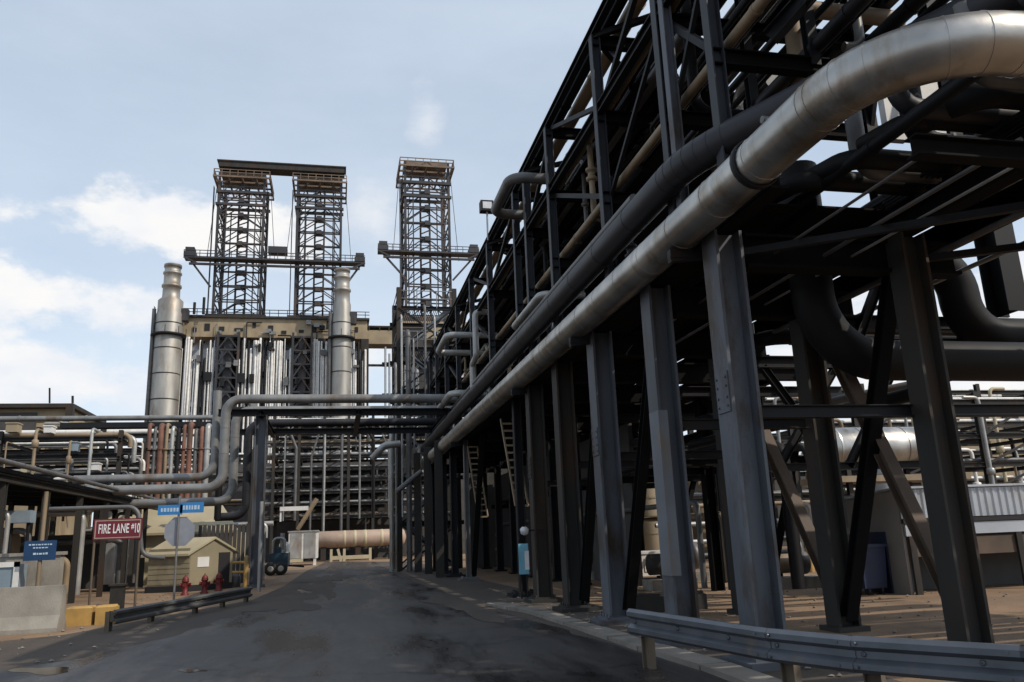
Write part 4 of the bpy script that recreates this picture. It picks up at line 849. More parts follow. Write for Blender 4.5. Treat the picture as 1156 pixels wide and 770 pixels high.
wb = thing('site_cabin', 'white site cabin with two doors near the end of the road', 'cabin', ((a.x+b.x)/2, Yk, 0))
MB().box((a.x, Yk, .55), (b.x, Yk+4, a.z)).build('wall', 'white', wb)
MB().box((a.x-.08, Yk-.1, a.z), (b.x+.08, Yk+4.1, a.z+.1)).build('roof', 'lpipe', wb)
for f in (.06, .54): MB().box((a.x+(b.x-a.x)*f, Yk-.05, .6), (a.x+(b.x-a.x)*(f+.40), Yk-.003, a.z-.15)).build('door', 'lpipe', wb)
for x in (a.x+.1, b.x-.3): MB().box((x, Yk+.05, 0), (x+.22, Yk+.4, .55)).build('leg', 'white', wb)
MB().box((a.x+.2, Yk-.35, .3), (a.x+1.2, Yk-.06, .55)).build('step', 'cream', wb)
# blue mobile machine
a, b = aZ(303, 650, 0), aZ(326, 648, 0)
Ym = a.y; xm = a.x; wm = b.x-a.x
bm_ = thing('mobile_pump', 'blue wheeled pump unit cluttered with grey pipework parked left of the road', 'pump', ((a.x+b.x)/2, Ym, 0))
MB().box((xm, Ym, .45), (xm+wm, Ym+2.2, 1.25)).box((xm+.1, Ym+.3, 1.25), (xm+wm*.6, Ym+2, 1.6)).build('body', 'bluepump', bm_)
for x in (xm+.25, xm+wm-.25):
    w2 = MB().lathe((x-.12, Ym-.06, .38), [(.2, 0), (.38, .02), (.38, .24), (.2, .26)], 18, (0, -1, 0)).build('wheel', 'rubber', bm_)
    MB().lathe((x-.12, Ym-.33, .38), [(.17, 0), (.12, .02)], 12, (0, -1, 0)).build('rim', 'lpipe', w2)
MB().tube([(xm+.2, Ym+.2, 1.2), (xm+.2, Ym+.2, 2.1), (xm+wm-.2, Ym+.2, 2.1), (xm+wm-.2, Ym+.2, 1.2)], .08, 10, .25).tube([(xm+.7, Ym+.4, 1.5), (xm+.7, Ym+.4, 2.4)], .12, 10).build('pipework', 'ltsteel', bm_)
MB().lathe((xm+wm*.75, Ym+.7, 1.25), [(.3, 0), (.3, .5), (.2, .62)], 16).build('filter_can', 'white', bm_)
MB().bar((xm+wm, Ym+1, .5), (xm+wm+.9, Ym+1, .4), .1).build('drawbar', 'steel', bm_)
# slanting members and light duct at the road end
a, b = aY(336, 598, 68), aY(358, 563, 68)
one(MB().ib(a, b, .32, .25), 'slanting_strut', 'tpipe', 'tan slanting strut above the white cabin', 'strut')
a, b = aY(316, 574, 66), aY(348, 574, 66)
one(MB().box((a.x, 66, a.z-.2), (b.x, 66.4, a.z+.12)).box((a.x, 66.1, a.z-1.0), (a.x+.12, 66.3, a.z-.2)), 'pale_duct', 'white', 'short white duct left of the tan slanting strut', 'duct')
one(MB().box((-24, 90.5, 0), (20, 91, 9.5)), 'dark_fill_screen', 'fence', 'dark sheet wall standing behind the rack at the road end', 'wall')

# ------------------------------------------------------------------ stair tower at the rack's end
Y0, Y1 = 47.5, 51.5
tx0, tx1, tz = 3.55, 7.0, 15.9
tw = thing('stair_tower', 'narrow dark steel stair tower with landings at the far end of the right rack', 'tower', ((tx0+tx1)/2, 49.5, 0))
for x in (tx0, tx1):
    for y in (Y0, Y1): MB().ib((x, y, 0), (x, y, tz+1), .28, .28, .03).build('column', 'rowb', tw)
LV = [2.6, 5.2, 7.8, 10.4, 13, 15.6]
for i, z in enumerate(LV):
    mb = MB()
    for y in (Y0, Y1): mb.ib((tx0-.3, y, z), (tx1+.3, y, z), .24, .16)
    for x in (tx0, tx1): mb.ib((x, Y0, z), (x, Y1, z), .24, .16)
    mb.build('beam', 'steel', tw)
    slats(MB(), tx0, tx1-.9, Y0+.1, Y1-.1, z+.13, .12).build('landing', 'steel', tw)
    h = MB()
    for zz in (.6, 1.1): h.tube([(tx0-.1, Y0-.1, z+zz), (tx1+.1, Y0-.1, z+zz)], .03, 6).tube([(tx0-.1, Y0-.1, z+zz), (tx0-.1, Y1, z+zz)], .03, 6)
    for k in range(4): h.tube([(tx0-.1+k*(tx1-tx0+.2)/3, Y0-.1, z), (tx0-.1+k*(tx1-tx0+.2)/3, Y0-.1, z+1.1)], .03, 6)
    h.build('handrail', 'ltsteel', tw)
    zb = LV[i-1] if i else 0
    f = MB(); xa, xb = (tx0+.3, tx1-.3) if i % 2 else (tx1-.3, tx0+.3)
    f.bar((xa, Y0+.5, zb+.15), (xb, Y0+.5, z+.1), .08, .26).bar((xa, Y0+1.4, zb+.15), (xb, Y0+1.4, z+.1), .08, .26)
    for k in range(1, 10):
        q = k/10; f.box((xa+(xb-xa)*q-.13, Y0+.5, zb+.15+(z-zb)*q), (xa+(xb-xa)*q+.13, Y0+1.4, zb+.19+(z-zb)*q))
    f.build('stair_flight', 'ltsteel', tw)
    MB().bar((tx0, Y0-.04, zb), (tx1, Y0-.04, z), .1).build('brace', 'steel', tw); MB().bar((tx1, Y0-.16, zb), (tx0, Y0-.16, z), .1).build('brace', 'steel', tw); MB().bar((tx0, Y1+.06, zb), (tx1, Y1+.06, z), .1).build('brace', 'steel', tw)
for (x0, z0, x1, z1) in ((tx0+.2, 13.1, tx0+1.9, 15.4), (tx0+1.6, 8.0, tx1-.2, 12.8), (tx0+.2, 5.4, tx0+1.5, 7.6), (tx0+1.8, 2.8, tx1-.2, 5.0)):
    MB().box((x0, Y1-.15, z0), (x1, Y1-.08, z1)).build('screen_panel', 'fence', tw)
for i, (x, y, z0, z1, r, m) in enumerate(((tx0-.5, 47.0, 0, 9, .12, 'lpipe'), (tx0+.5, 46.9, 0, 14, .16, 'gpipe'), (tx0+1.1, 46.8, 0, 7, .1, 'lpipe'), (tx0+1.8, 46.9, 2, 12, .2, 'dpipe'), (tx0+2.4, 46.8, 0, 5.6, .11, 'lpipe'), (tx0+3.0, 46.9, 0, 10.5, .14, 'gpipe'), (tx0+.1, 46.7, 3, 15, .06, 'lpipe'), (tx0+.8, 46.6, 5, 13.5, .05, 'mpipe'), (tx0+1.5, 46.6, 0, 15.6, .08, 'gpipe'), (tx0+2.1, 46.7, 6, 15, .06, 'lpipe'), (tx0-.25, 46.7, 0, 12, .07, 'mpipe'))):
    one(MB().tube([(x, y, z0), (x, y, z1), (x, y+1.5, z1)], r, 10, .35).rings((x, y, z0), (x, y, z1), r*1.2, 2.1, .08, 10), 'upright_pipe', m, f'{WN[m]} upright pipe on the face of the stair tower, {ORD[i]} from the left', 'pipe', 'upright pipes on the stair tower')
a, b = aY(493, 365, 47), aY(520, 470, 47)
dk = MB().box((a.x, 46.2, b.z), (a.x+1.0, 47.0, a.z-.8))
one(dk, 'riser_duct', 'dpipe', 'tall square grey duct between the stair tower and the rack', 'duct')
one(MB().tube([aY(420, 518, 46), aY(434, 503, 46), aY(452, 501, 46)], .2, 12, .5), 'stub_pipe', 'lpipe', 'short pale stub pipe pointing at the road from the stair tower', 'pipe')
one(MB().tube([aY(448, 555, 44), aY(466, 540, 44), aY(476, 532, 44)], .14, 12, .3), 'slanting_pipe', 'gpipe', 'grey slanting pipe low on the stair tower', 'pipe')
for i, (px, py, Y, h, m) in enumerate(((447, 640, 52, 8, 'rowb'), (472, 646, 44, 6.4, 'rowb'), (484, 648, 41.5, 6.4, 'rowb'), (497, 652, 37.5, 6.2, 'rowb'))):
    p = aZ(px, py, 0); one(MB().ib((p.x, p.y, 0), (p.x, p.y, h), .35, .35, .03), 'leaning_column' if 0 else 'support_column', m, f'dark steel support column {ORD[i]} from the left at the stair tower foot', 'column', 'columns at the stair tower foot')
one(MB().box((XB+1.3, 25, 0), (XB+1.45, 46.5, 5.2)), 'dark_fill_screen', 'fence', 'added dark sheet shading the ground behind the far columns of the right rack', 'wall')  # added screen: keeps sun off the ground and the background dark
one(MB().box((7.5, 46.9, 0), (10, 47.1, 6)), 'dark_fill_screen', 'fence', 'narrow dark sheet wall closing the far end of the right rack', 'wall')
# cable ladders and blue panel in the dark under the rack
for i, (x, y) in enumerate(((5.6, 25.2), (5.75, 33))):
    c = MB(); z0, z1 = (2.6, 5.4) if i == 0 else (2.5, 5.4)
    for s in (-.2, .2): c.bar((x+s, y-.6, z0), (x+s-.25, y, z1), .05)
    k = z0
    while k < z1: f = (k-z0)/(z1-z0); c.bar((x-.2-.25*f, y-.6+.6*f, k), (x+.2-.25*f, y-.6+.6*f, k), .05, .06); k += .24
    one(c, 'cable_ladder', 'tpipe', ('nearer' if i == 0 else 'farther')+' tan cable ladder hanging in the dark under the rack', 'ladder', 'cable ladders')
a, b = aY(585, 614, 22.6), aY(597, 648, 22.6)
bp = thing('blue_panel', 'pale blue sign panel fixed low on a far front column of the rack', 'sign', ((a.x+b.x)/2, 22.6, 0))
MB().box((a.x, 22.55, b.z), (b.x, 22.6, a.z)).build('panel', 'sky_blue', bp)
MB().box((a.x+.16, 22.54, b.z+.12), (a.x+.28, 22.548, a.z-.2)).build('marking', 'sign_white', bp)
for x in (a.x+.05, b.x-.05): MB().tube([(x, 22.63, 0), (x, 22.63, a.z)], .025, 6).build('post', 'steel', bp)
la = aY(592, 600, 21.0)
wl = thing('bulkhead_lamp', 'small white bulkhead lamp on the column above the blue panel', 'lamp', la)
MB().lathe(la, [(.02, -.1), (.1, -.06), (.12, .06), (.06, .12)], 14).build('lamp_housing', 'lamp', wl)
MB().bar((la.x, 21, la.z+.02), (la.x+.55, 21.05, la.z+.02), .04).build('bracket', 'steel', wl)
# ------------------------------------------------------------------ coker block, far
YC = 150.0
ck = thing('drum_structure', 'huge coke drum block with a tan top band and rows of pale upright pipes', 'structure', (-11, YC+8, 0))
MB().box((-28.4, YC, 39.3), (5.2, YC+15, 43)).build('fascia', 'beige', ck)
for i in range(12):
    x = -26.6+i*2.7+rnd.uniform(-.5, .5); zz_ = rnd.uniform(40, 41.2); MB().box((x, YC-.12, zz_), (x+rnd.choice((.6, .9, 1.5)), YC-.004, zz_+rnd.uniform(.5, 1.5))).build('opening', 'dark', ck)
for i in range(14):
    x = -27.5+rnd.random()*32; zz_ = rnd.uniform(39.5, 42.3)
    if i % 2: MB().tube([(x, YC-.35, 38), (x, YC-.35, zz_), (x+rnd.uniform(-3, 3), YC-.35, zz_)], rnd.choice((.09, .13)), 8, .3, 3).build('fascia_pipe', rnd.choice(['rowb', 'steel', 'lpipe', 'mpipe']), ck)
    else: MB().box((x, YC-1.0, zz_), (x+rnd.uniform(.5, 1.3), YC-.3, zz_+rnd.uniform(.5, 1.1))).build('fascia_box', rnd.choice(['rowb', 'steel', 'mpipe']), ck)
MB().box((-28.8, YC-.5, 42.9), (5.6, YC+15.5, 43.3)).build('deck', 'rowb', ck)
hr = MB()
for z in (43.9, 44.5): hr.bar((-28.8, YC-.4, z), (5.6, YC-.4, z), .12)
x = -28.8
while x < 5.6: hr.bar((x, YC-.4, 43.3), (x, YC-.4, 44.5), .12); x += 1.6
hr.build('handrail', 'steel', ck)
for x in (-28, -19.8, -11.5, -3.2, 4.8):
    for y in (YC+.7, YC+14): MB().box((x-.7, y-.7, 0), (x+.7, y+.7, 39.3)).build('column', 'rowb', ck)
for z in (10, 18, 25.5, 32): MB().box((-28.4, YC+.3, z), (5.2, YC+1.1, z+.9)).build('beam', 'rowb', ck)
for x in (-23.8, -15.6, -7.4, .8):
    d_ = MB().lathe((x, YC+6.5, 12), [(1.0, -6), (3.7, 2), (3.7, 26), (2.4, 28.5)], 28).build('drum', 'drum', ck)
MB().box((-28, YC+13.5, 0), (5, YC+14.2, 39)).build('back_wall', 'steel', ck)
for (x0, x1) in ((-27.5, -20), (-17.6, -8.8), (-4.6, 4.4)):
    MB().box((x0, YC+1.3, 27.5), (x1, YC+1.6, 37.2)).build('cladding_panel', 'drum', ck)
    MB().box((x0+.6, YC+1.3, 18.6), (x1-1, YC+1.6, 25)).build('cladding_panel', 'drum', ck)
for i in range(78):
    x = -27.6+i*.42+rnd.uniform(-.12, .12)
    if -21.5 < x < -18 or -8.4 < x < -5: continue
    z1 = rnd.choice((38.5, 38.5, 37, 35, 39)); z0 = rnd.choice((12, 14, 20, 16, 24)); m = rnd.choice(['white', 'white', 'white', 'lpipe', 'white', 'bpipe', 'lpipe', 'drum'])
    MB().tube([(x, YC-.5-rnd.random()*.8, z0), (x, YC-.5-rnd.random()*.3, z1), (x, YC+1, z1)], rnd.choice((.12, .16, .22)), 8, .4, 3).build('riser', m, ck)
for i in range(34):
    x = -27.5+rnd.random()*32; z = rnd.choice((22, 26, 30.5, 34, 36.5))+rnd.uniform(-.8, .8)
    MB().box((x, YC-1.5, z), (x+rnd.uniform(.4, 1.4), YC-.5, z+rnd.uniform(.3, 1.8))).build('valve_box', rnd.choice(['dark', 'steel', 'steel', 'mpipe', 'gpipe']), ck)
def lattice(mb, x0, x1, y0, y1, zs, w, x_every=True):
    for a, b in zip(zs, zs[1:]):
        for (p, q) in (((x0, y0), (x1, y0)), ((x1, y0), (x1, y1)), ((x1, y1), (x0, y1)), ((x0, y1), (x0, y0))):
            mb.bar((*p, b), (*q, b), w)
            md = ((p[0]+q[0])/2, (p[1]+q[1])/2)
            mb.bar((*p, a), (*md, b), w*.7); mb.bar((*q, a), (*md, b), w*.7)
    return mb
for x0, x1 in ((-21.6, -18), (-8.4, -5)):
    s_ = lattice(MB(), x0, x1, YC-1.2, YC+1.5, [8+i*2.6 for i in range(13)], .35)
    for x in (x0, x1): s_.box((x-.2, YC-1.4, 0), (x+.2, YC-1.0, 40))
    s_.box((x0+1.0, YC-.6, 0), (x1-1.0, YC+.6, 39)).build('lift_shaft', 'derrick', ck)
# right drum block and bridge
k2 = thing('drum_structure', 'second coke drum block mostly hidden behind the dark stair tower', 'structure', (18, YC+8, 0))
MB().box((11.6, YC, 39.6), (26, YC+15, 43)).build('fascia', 'beige', k2)
for x in (12.4, 18.5, 25): 
    for y in (YC+.7, YC+14): MB().box((x-.7, y-.7, 0), (x+.7, y+.7, 39.6)).build('column', 'rowb', k2)
for x in (16, 22): MB().lathe((x, YC+6.5, 12), [(1.0, -6), (3.4, 2), (3.4, 26), (2.4, 28)], 28).build('drum', 'drum', k2)
for i in range(9):
    x = 8.6+i*.75; MB().tube([(x, YC-.6, 10), (x, YC-.6, rnd.uniform(34, 38.5))], rnd.choice((.2, .3)), 8).build('riser', rnd.choice(['lpipe', 'gpipe', 'drum']), k2)
for z in (12, 20, 28, 34): MB().box((8, YC-.3, z), (26, YC+.6, z+.7)).build('beam', 'rowb', k2)
br = thing('bridge_gallery', 'tan enclosed bridge joining the two drum blocks high up', 'bridge', (8.4, YC+3, 39))
MB().box((5.2, YC+1, 38.6), (11.6, YC+5, 41.3)).build('gallery', 'beige', br)
MB().box((5.2, YC+.9, 41.9), (11.6, YC+5, 42.2)).build('roof', 'rowb', br)
for x in (5.6, 7.6, 9.4, 11.2): MB().box((x-.1, YC+.9, 41.3), (x+.1, YC+1.1, 41.9)).build('post', 'rowb', br)
MB().box((5.2, YC+1, 34.2), (11.6, YC+1.4, 34.6)).build('lower_beam', 'rowb', br)
# derricks
dr = thing('drilling_derrick', 'left steel lattice derrick on top of the drum block, joined by the crown beam', 'derrick', (-19, YC+6, 43), 'lattice derricks over the drum blocks')
D = 4.2; DZ0, DZ1 = 43.2, 73.0; c0 = V((-19.0, YC+6, 0))
def B(mb, name, m): return mb.build(name, m, dr)
for sx in (-1, 1):
    for sy in (-1, 1): B(MB().bar((c0.x+sx*D, c0.y+sy*D, DZ0), (c0.x+sx*D, c0.y+sy*D, DZ1), .46), 'leg', 'derrick')
zs = [DZ0+.4+i*2.95 for i in range(11)]; zs_k = zs[1:9]
for fi, (p, q) in enumerate((((-D, -D), (D, -D)), ((D, -D), (D, D)), ((D, D), (-D, D)), ((-D, D), (-D, -D)))):
    m_ = MB()
    for a, b in zip(zs, zs[1:]):
        P = lambda t, z: (c0.x+p[0]+(q[0]-p[0])*t, c0.y+p[1]+(q[1]-p[1])*t, z)
        m_.bar(P(0, a), P(1, a), .22); m_.bar(P(0, a), P(.5, b), .17); m_.bar(P(1, a), P(.5, b), .17)
    if fi == 0:
        for a in zs_k:
            m_.box((c0.x-.5, c0.y-D-.3, a-.4), (c0.x+.5, c0.y-D+.25, a+.4))
            m_.bar((c0.x-D, c0.y-D, a), (c0.x-2.7, c0.y-D, a+2.9), .16); m_.bar((c0.x+D, c0.y-D, a), (c0.x+2.7, c0.y-D, a+2.9), .16)
    B(m_, 'lattice', 'derrick')
gd = MB()
for s in (-1, 1): gd.bar((c0.x+s*.9, c0.y, DZ0), (c0.x+s*.9, c0.y, DZ1), .35)
z = DZ0+1
while z < DZ1: gd.bar((c0.x-.9, c0.y, z), (c0.x+.9, c0.y, z+.8), .2); z += 1.5
for a in zs_k: gd.box((c0.x-1.0, c0.y-.6, a+.9), (c0.x+1.0, c0.y+.6, a+1.7))
B(gd, 'hoist_guide', 'derrick')
lad = MB()
for s in (0, .7): lad.bar((c0.x-D-1.0, c0.y-D+s, DZ0), (c0.x-D-1.0, c0.y-D+s, DZ1-3), .14)
z = DZ0
while z < DZ1-3: lad.bar((c0.x-D-1.0, c0.y-D, z), (c0.x-D-1.0, c0.y-D+.7, z), .1); z += .8
B(lad, 'ladder', 'derrick')
B(MB().box((c0.x-5.4, c0.y-5.4, DZ0-.1), (c0.x+5.4, c0.y+5.4, DZ0+.7)), 'base_platform', 'derrick')
cpf = MB()
for s in (-5.2, -2.6, 0, 2.6, 5.2): cpf.bar((c0.x+s, c0.y-5.3, 71.8), (c0.x+s, c0.y+5.3, 71.8), .28, .4).bar((c0.x-5.3, c0.y+s, 71.75), (c0.x+5.3, c0.y+s, 71.75), .28, .3)
B(cpf, 'crown_platform', 'derrickb')
for sx in (-1, 1):
    B(MB().bar((c0.x+sx*2.7, c0.y-D, DZ0), (c0.x+sx*2.7, c0.y-D, DZ1-5), .22).bar((c0.x+sx*2.9, c0.y+D, DZ0), (c0.x+sx*2.9, c0.y+D, DZ1-5), .22), 'inner_post', 'derrick')

h = MB()
for z in (72.6, 73.2):
    for s in (-5.2, 5.2): h.bar((c0.x-5.2, c0.y+s, z), (c0.x+5.2, c0.y+s, z), .14); h.bar((c0.x+s, c0.y-5.2, z), (c0.x+s, c0.y+5.2, z), .14)
for k in range(8):
    for s in (-5.2, 5.2): h.bar((c0.x-5.2+k*1.486, c0.y+s, 72), (c0.x-5.2+k*1.486, c0.y+s, 73.2), .12)
B(h, 'handrail', 'derrickb')
B(MB().box((c0.x-4.7, c0.y-4.7, 68.6), (c0.x+4.7, c0.y-4.1, 69.1)).box((c0.x-4.7, c0.y+4.1, 68.6), (c0.x+4.7, c0.y+4.7, 69.1)).box((c0.x-4.7, c0.y-4.1, 66.2), (c0.x-4.2, c0.y+4.1, 66.6)).box((c0.x-4.7, c0.y-4.7, 66.0), (c0.x+4.7, c0.y-4.2, 66.5)), 'ring_beam', 'derrick')
B(MB().box((c0.x-4.2, c0.y-2, 73), (c0.x+4.2, c0.y+2, 74.2)), 'crown_block', 'derrickb')
for s in (-1, 1): B(MB().bar((c0.x+s*6.4, c0.y-1, 55.5), (c0.x+s*5.1, c0.y-1, 71.6), .1), 'guy_rope', 'derrick')
d2 = dup(dr, V((-4.2, YC+6, 43)), 'right steel lattice derrick of the joined pair, above the silver second stack')
d3 = dup(dr, V((17.2, YC+6, 43)), 'lone steel lattice derrick standing above the stair tower')
d3.scale = (1.06, 1.06, 1.155)
one(MB().box((-23.6, YC+2, 74.4), (.6, YC+5, 75.5)).box((-23.9, YC+1.8, 75.5), (.9, YC+5.2, 75.75)).box((-22, YC+3, 75.75), (-21.2, YC+3.8, 76.3)).box((-8, YC+3, 75.75), (-7, YC+3.8, 76.3)), 'crown_beam', 'rowb', 'long dark crane beam joining the tops of the two left derricks', 'beam')
def gang(x0, x1, z, y, label, mast):
    t = thing('service_gangway', label, 'walkway', ((x0+x1)/2, y, z))
    MB().box((x0, y-1.2, z), (x1, y+1.0, z+.35)).build('deck', 'derrick', t)
    MB().bar((x0+1, y-1.2, z-1.2), (x1-1, y-1.2, z-1.2), .4).bar((x0, y-1.2, z+.1), (x0+2.6, y-1.2, z-1.2), .3).bar((x1, y-1.2, z+.1), (x1-2.6, y-1.2, z-1.2), .3).build('truss', 'derrick', t)
    h = MB()
    for zz in (.9, 1.5): h.bar((x0, y-1.2, z+zz), (x1, y-1.2, z+zz), .12)
    x = x0
    while x <= x1: h.bar((x, y-1.2, z+.3), (x, y-1.2, z+1.5), .11); x += 1.4
    h.build('handrail', 'derrick', t)
    for x in (x0, x1-2): MB().box((x, y-1.3, z+.35), (x+2.0, y+1, z+1.3)).box((x+.2, y-1.2, z+1.3), (x+1.8, y+.8, z+2.1)).build('end_cab', 'derrick', t)
    for xa, xb in mast: MB().bar((xa, y-.8, z-.2), (xb, y-.8, z-5.5), .35).build('knee_brace', 'derrick', t)
    return t
gang(-28.5, 4.7, 54.4, YC+.8, 'long railed gangway across the two joined derricks at mid height', ((-27.5, -23.6), (3.9, .4)))
gang(7.2, 27.3, 57.0, YC+.6, 'railed gangway cantilevered both sides of the lone derrick', ((8, 12.6), (26.5, 21.9)))
one(MB().box((-13.5, YC-.5, 55.9), (-10, YC+1.5, 57.2)), 'winch_house', 'derrick', 'dark winch housing on the gangway between the joined derricks', 'housing')
# stacks
def stack(x, y, zt, label, r=2.7, k=1.0):
    t = thing('exhaust_stack', label, 'stack', (x, y, 0))
    MB().lathe((x, y, 0), [(r, 0), (r, zt-9.5), (r*.93, zt-9), (r*.93, zt-6.9), (r*min(.97, .66*k), zt-6.3), (r*min(.97, .64*k), zt-4.4), (r*min(.97, .74*k), zt-4.3), (r*min(.97, .74*k), zt-3.9), (r*min(.97, .62*k), zt-3.8), (r*min(.97, .62*k), zt-1.9), (r*min(.97, .70*k), zt-1.8), (r*min(.97, .70*k), zt-1.5), (r*min(.97, .6*k), zt-1.4), (r*min(.97, .6*k), zt-.5), (r*min(.97, .66*k), zt-.5), (r*min(.97, .66*k), zt)], 32).build('shell', 'stack', t)
    MB().tube([(x-r-.3, y-.4, 2), (x-r-.3, y-.4, zt-8.5)], .35, 12).build('side_riser', 'gpipe', t)
    MB().box((x+r*.6, y-.8, zt-10.6), (x+r+.9, y+.8, zt-8.4)).build('instrument_cabin', 'derrick', t)
    b = MB(); z = 4
    while z < zt-10: MB().lathe((x, y, z), [(r*.99, 0), (r*1.03, .1), (r*.99, .3)], 32, cap=False).build('seam_band', 'rowb', t); z += 4.6
    pl = MB().lathe((x, y, zt-13.6), [(r, 0), (r+.7, .02), (r+.7, .4), (r, .42)], 32, cap=False); pl.build('platform', 'steel', t)
    l_ = MB()
    for s in (0, .7): l_.bar((x-r-.3, y-.5+s, 3), (x-r-.3, y-.5+s, zt-8), .12)
    z = 3
    while z < zt-8: l_.bar((x-r-.3, y-.5, z), (x-r-.3, y+.2, z), .09); z += .7
    l_.build('ladder', 'ltsteel', t)
    for k in range(5):
        a_ = -2.4+k*.8
        MB().bar((x+math.cos(a_)*(r+.6), y+math.sin(a_)*(r+.6), zt-13.2), (x+math.cos(a_)*(r+.6), y+math.sin(a_)*(r+.6), zt-12), .1).build('rail_post', 'steel', t)
    return t
stack(-29.9, YC-2, 52.2, 'tall silver clad stack standing free at the left of the drum block', 2.3)
stack(.4, YC-4.5, 51.5, 'silver clad stack in front of the right end of the drum block', 1.75, 1.25)
for i, x in enumerate((-26, -24.4)): one(MB().tube([(x, YC-1, 43.3), (x, YC-1, 45.5+i)], .25, 8), 'vent_pipe', 'steel', ('shorter' if i == 0 else 'taller')+' dark vent pipe on the deck between left stack and derrick', 'vent')
one(MB().box((-24, 108, 0), (22, 110, 12)), 'blank_wall', 'fence', 'broad dark wall low in front of the drum block', 'wall')

# ------------------------------------------------------------------ right yard
xg, yf, yb, zt_ = 13.15, 17.1, 19.7, 2.42
sr2 = thing('corrugated_shed', 'low grey open fronted shed with pale corrugated upper wall in the yard beyond the rack', 'shed', (20, 18.4, 0))
MB().box((xg, yf+.05, 0), (xg+.08, yb, zt_-.03)).box((xg, yb, 0), (xg+26, yb+.08, zt_-.03)).box((xg+26, yf, 0), (xg+26.1, yb, zt_-.03)).build('wall', 'shedwall', sr2)
MB().prism([(xg-.1, yf-.1, zt_+.02), (xg+26.2, yf-.1, zt_+.02), (xg+26.2, yb+.15, zt_-.18), (xg-.1, yb+.15, zt_-.18)], (0, 0, .05)).build('roof', 'shedroof', sr2)
pts = []; x = xg
while x < xg+26: pts += [(x, 0), (x+.05, .03), (x+.1, .03), (x+.15, 0)]; x += .2
vs = []
for px, dd in pts: vs += [(px, yf-dd, 1.74), (px, yf-dd, zt_)]
cs = MB().add(vs, [(2*i, 2*i+2, 2*i+3, 2*i+1) for i in range(len(pts)-1)])
cs.build('corrugated_cladding', 'shedroof', sr2)
MB().box((xg, yf-.06, 1.62), (xg+26, yf+.02, 1.72)).build('dark_gap', 'dark', sr2)  # dark strip standing in for the shaded gap below the cladding
MB().box((xg+.05, yf-.03, 1.33), (xg+26, yf+.03, 1.6)).build('fascia_panel', 'shedroof', sr2)
MB().box((xg+.1, yf+.02, .85), (xg+26, yf+.08, 1.27)).build('rail_panel', 'brown', sr2)
for i in range(9): MB().box((xg+.1+i*3, yf-.05, 0), (xg+.26+i*3, yf+.015, 1.32)).build('post', 'rowb', sr2)
MB().box((xg+.3, yf+1.3, 0), (xg+26, yf+1.4, .8)).build('half_wall', 'fence', sr2)
MB().box((xg-.05, 17.75, 0), (xg-.003, 18.75, 1.45)).build('door', 'navy', sr2)
bn = thing('waste_bin', 'dark navy steel bin standing against the shed end wall', 'bin', (12.6, 18.2, 0))
MB().prism([(12.35, 17.7, .15), (12.95, 17.7, .15), (13.0, 17.65, 1.1), (12.3, 17.65, 1.1)], (0, 1.0, 0)).build('body', 'navy', bn)
MB().box((12.27, 17.6, 1.1), (13.03, 18.7, 1.17)).build('lid', 'navy', bn)
for x in (12.45, 12.8): MB().lathe((x, 17.8, .09), [(.09, 0), (.09, .06)], 12, (1, 0, 0)).build('wheel', 'rubber', bn)
# silver tank
tz_ = aY(960, 506, 31).z; xa = aY(925, 506, 31).x
tk = thing('horizontal_tank', 'silver horizontal tank on legs seen beyond the second row columns', 'tank', (xa+3, 31, 0))
MB().lathe((xa, 31, tz_), [(.1, -.3), (.7, -.15), (.9, .1), (.9, 5.6), (.7, 5.85), (.1, 6)], 28, (1, 0, 0)).rings((xa, 31, tz_), (xa+5.6, 31, tz_), .92, 1.1, .07, 28).build('shell', 'alum', tk)
for x in (xa+.8, xa+4.6):
    for y in (30.4, 31.6): MB().ib((x, y, 0), (x, y, tz_-.5), .2, .2).build('leg', 'rowb', tk)
MB().box((xa-.5, 30, tz_-1.5), (xa+6.5, 32, tz_-1.25)).build('platform', 'tpipe', tk)
# low yard piping and yellow bollards
for i, (z, m) in enumerate(((1.15, 'lpipe'), (1.9, 'lpipe'), (.55, 'gpipe'), (2.7, 'tpipe'))):
    one(MB().tube([(13.5, 33+i*.4, z), (30, 33+i*.4, z)], .1, 10), 'low_pipe', m, f'{WN[m]} pipe at knee to head height in the right yard, {ORD[[1,2,0,3][i]]} up from the ground', 'pipe', 'low pipes in the right yard')
for i, px in enumerate((893, 903, 921, 936)):
    p = aY(px, 600, 32); z = p.z
    one(MB().tube([(p.x, 32, 0), (p.x, 32, 2.3+.3*(i % 2)), (p.x+.6, 32, 2.3+.3*(i % 2)), (p.x+.6, 32, 1.0)], .09, 10, .3), 'gooseneck_pipe', 'lpipe' if i % 2 else 'white', f'pale gooseneck pipe behind the yellow bollards, {ORD[i]} from the left', 'pipe', 'gooseneck pipes in the right yard')
for i, px in enumerate((899, 916)):
    p = aZ(px, 646, 0)
    one(MB().lathe((p.x, p.y, 0), [(.12, 0), (.12, 1.05), (.09, 1.12), (.02, 1.15)], 16), 'bollard', 'yellow', ('left' if i == 0 else 'right')+' one of two yellow bollards in the yard beyond the rack', 'bollard', 'yellow bollards in the yard')
for i, (x, z, r, m, y0) in enumerate(((9.0, 3.5, .1, 'bpipe', 17.5), (10.9, 3.52, .16, 'bpipe', 18.2), (11.5, 3.5, .12, 'gpipe', 18.0), (9.6, 4.4, .13, 'dpipe', 19), (11.9, 4.5, .2, 'bpipe', 18.4), (11.0, 2.0, .09, 'tpipe', 22), (9.3, 2.3, .08, 'gpipe', 20))):
    one(MB().tube([(x, y0, .2), (x, y0, z+r), (x, 46, z+r)], r, 10, r*3, 5), 'inner_pipe', m, f'{CN2[m]} pipe low in the dark behind the second row columns, {ORD[i]} of seven', 'pipe', 'low pipes behind the second row columns')
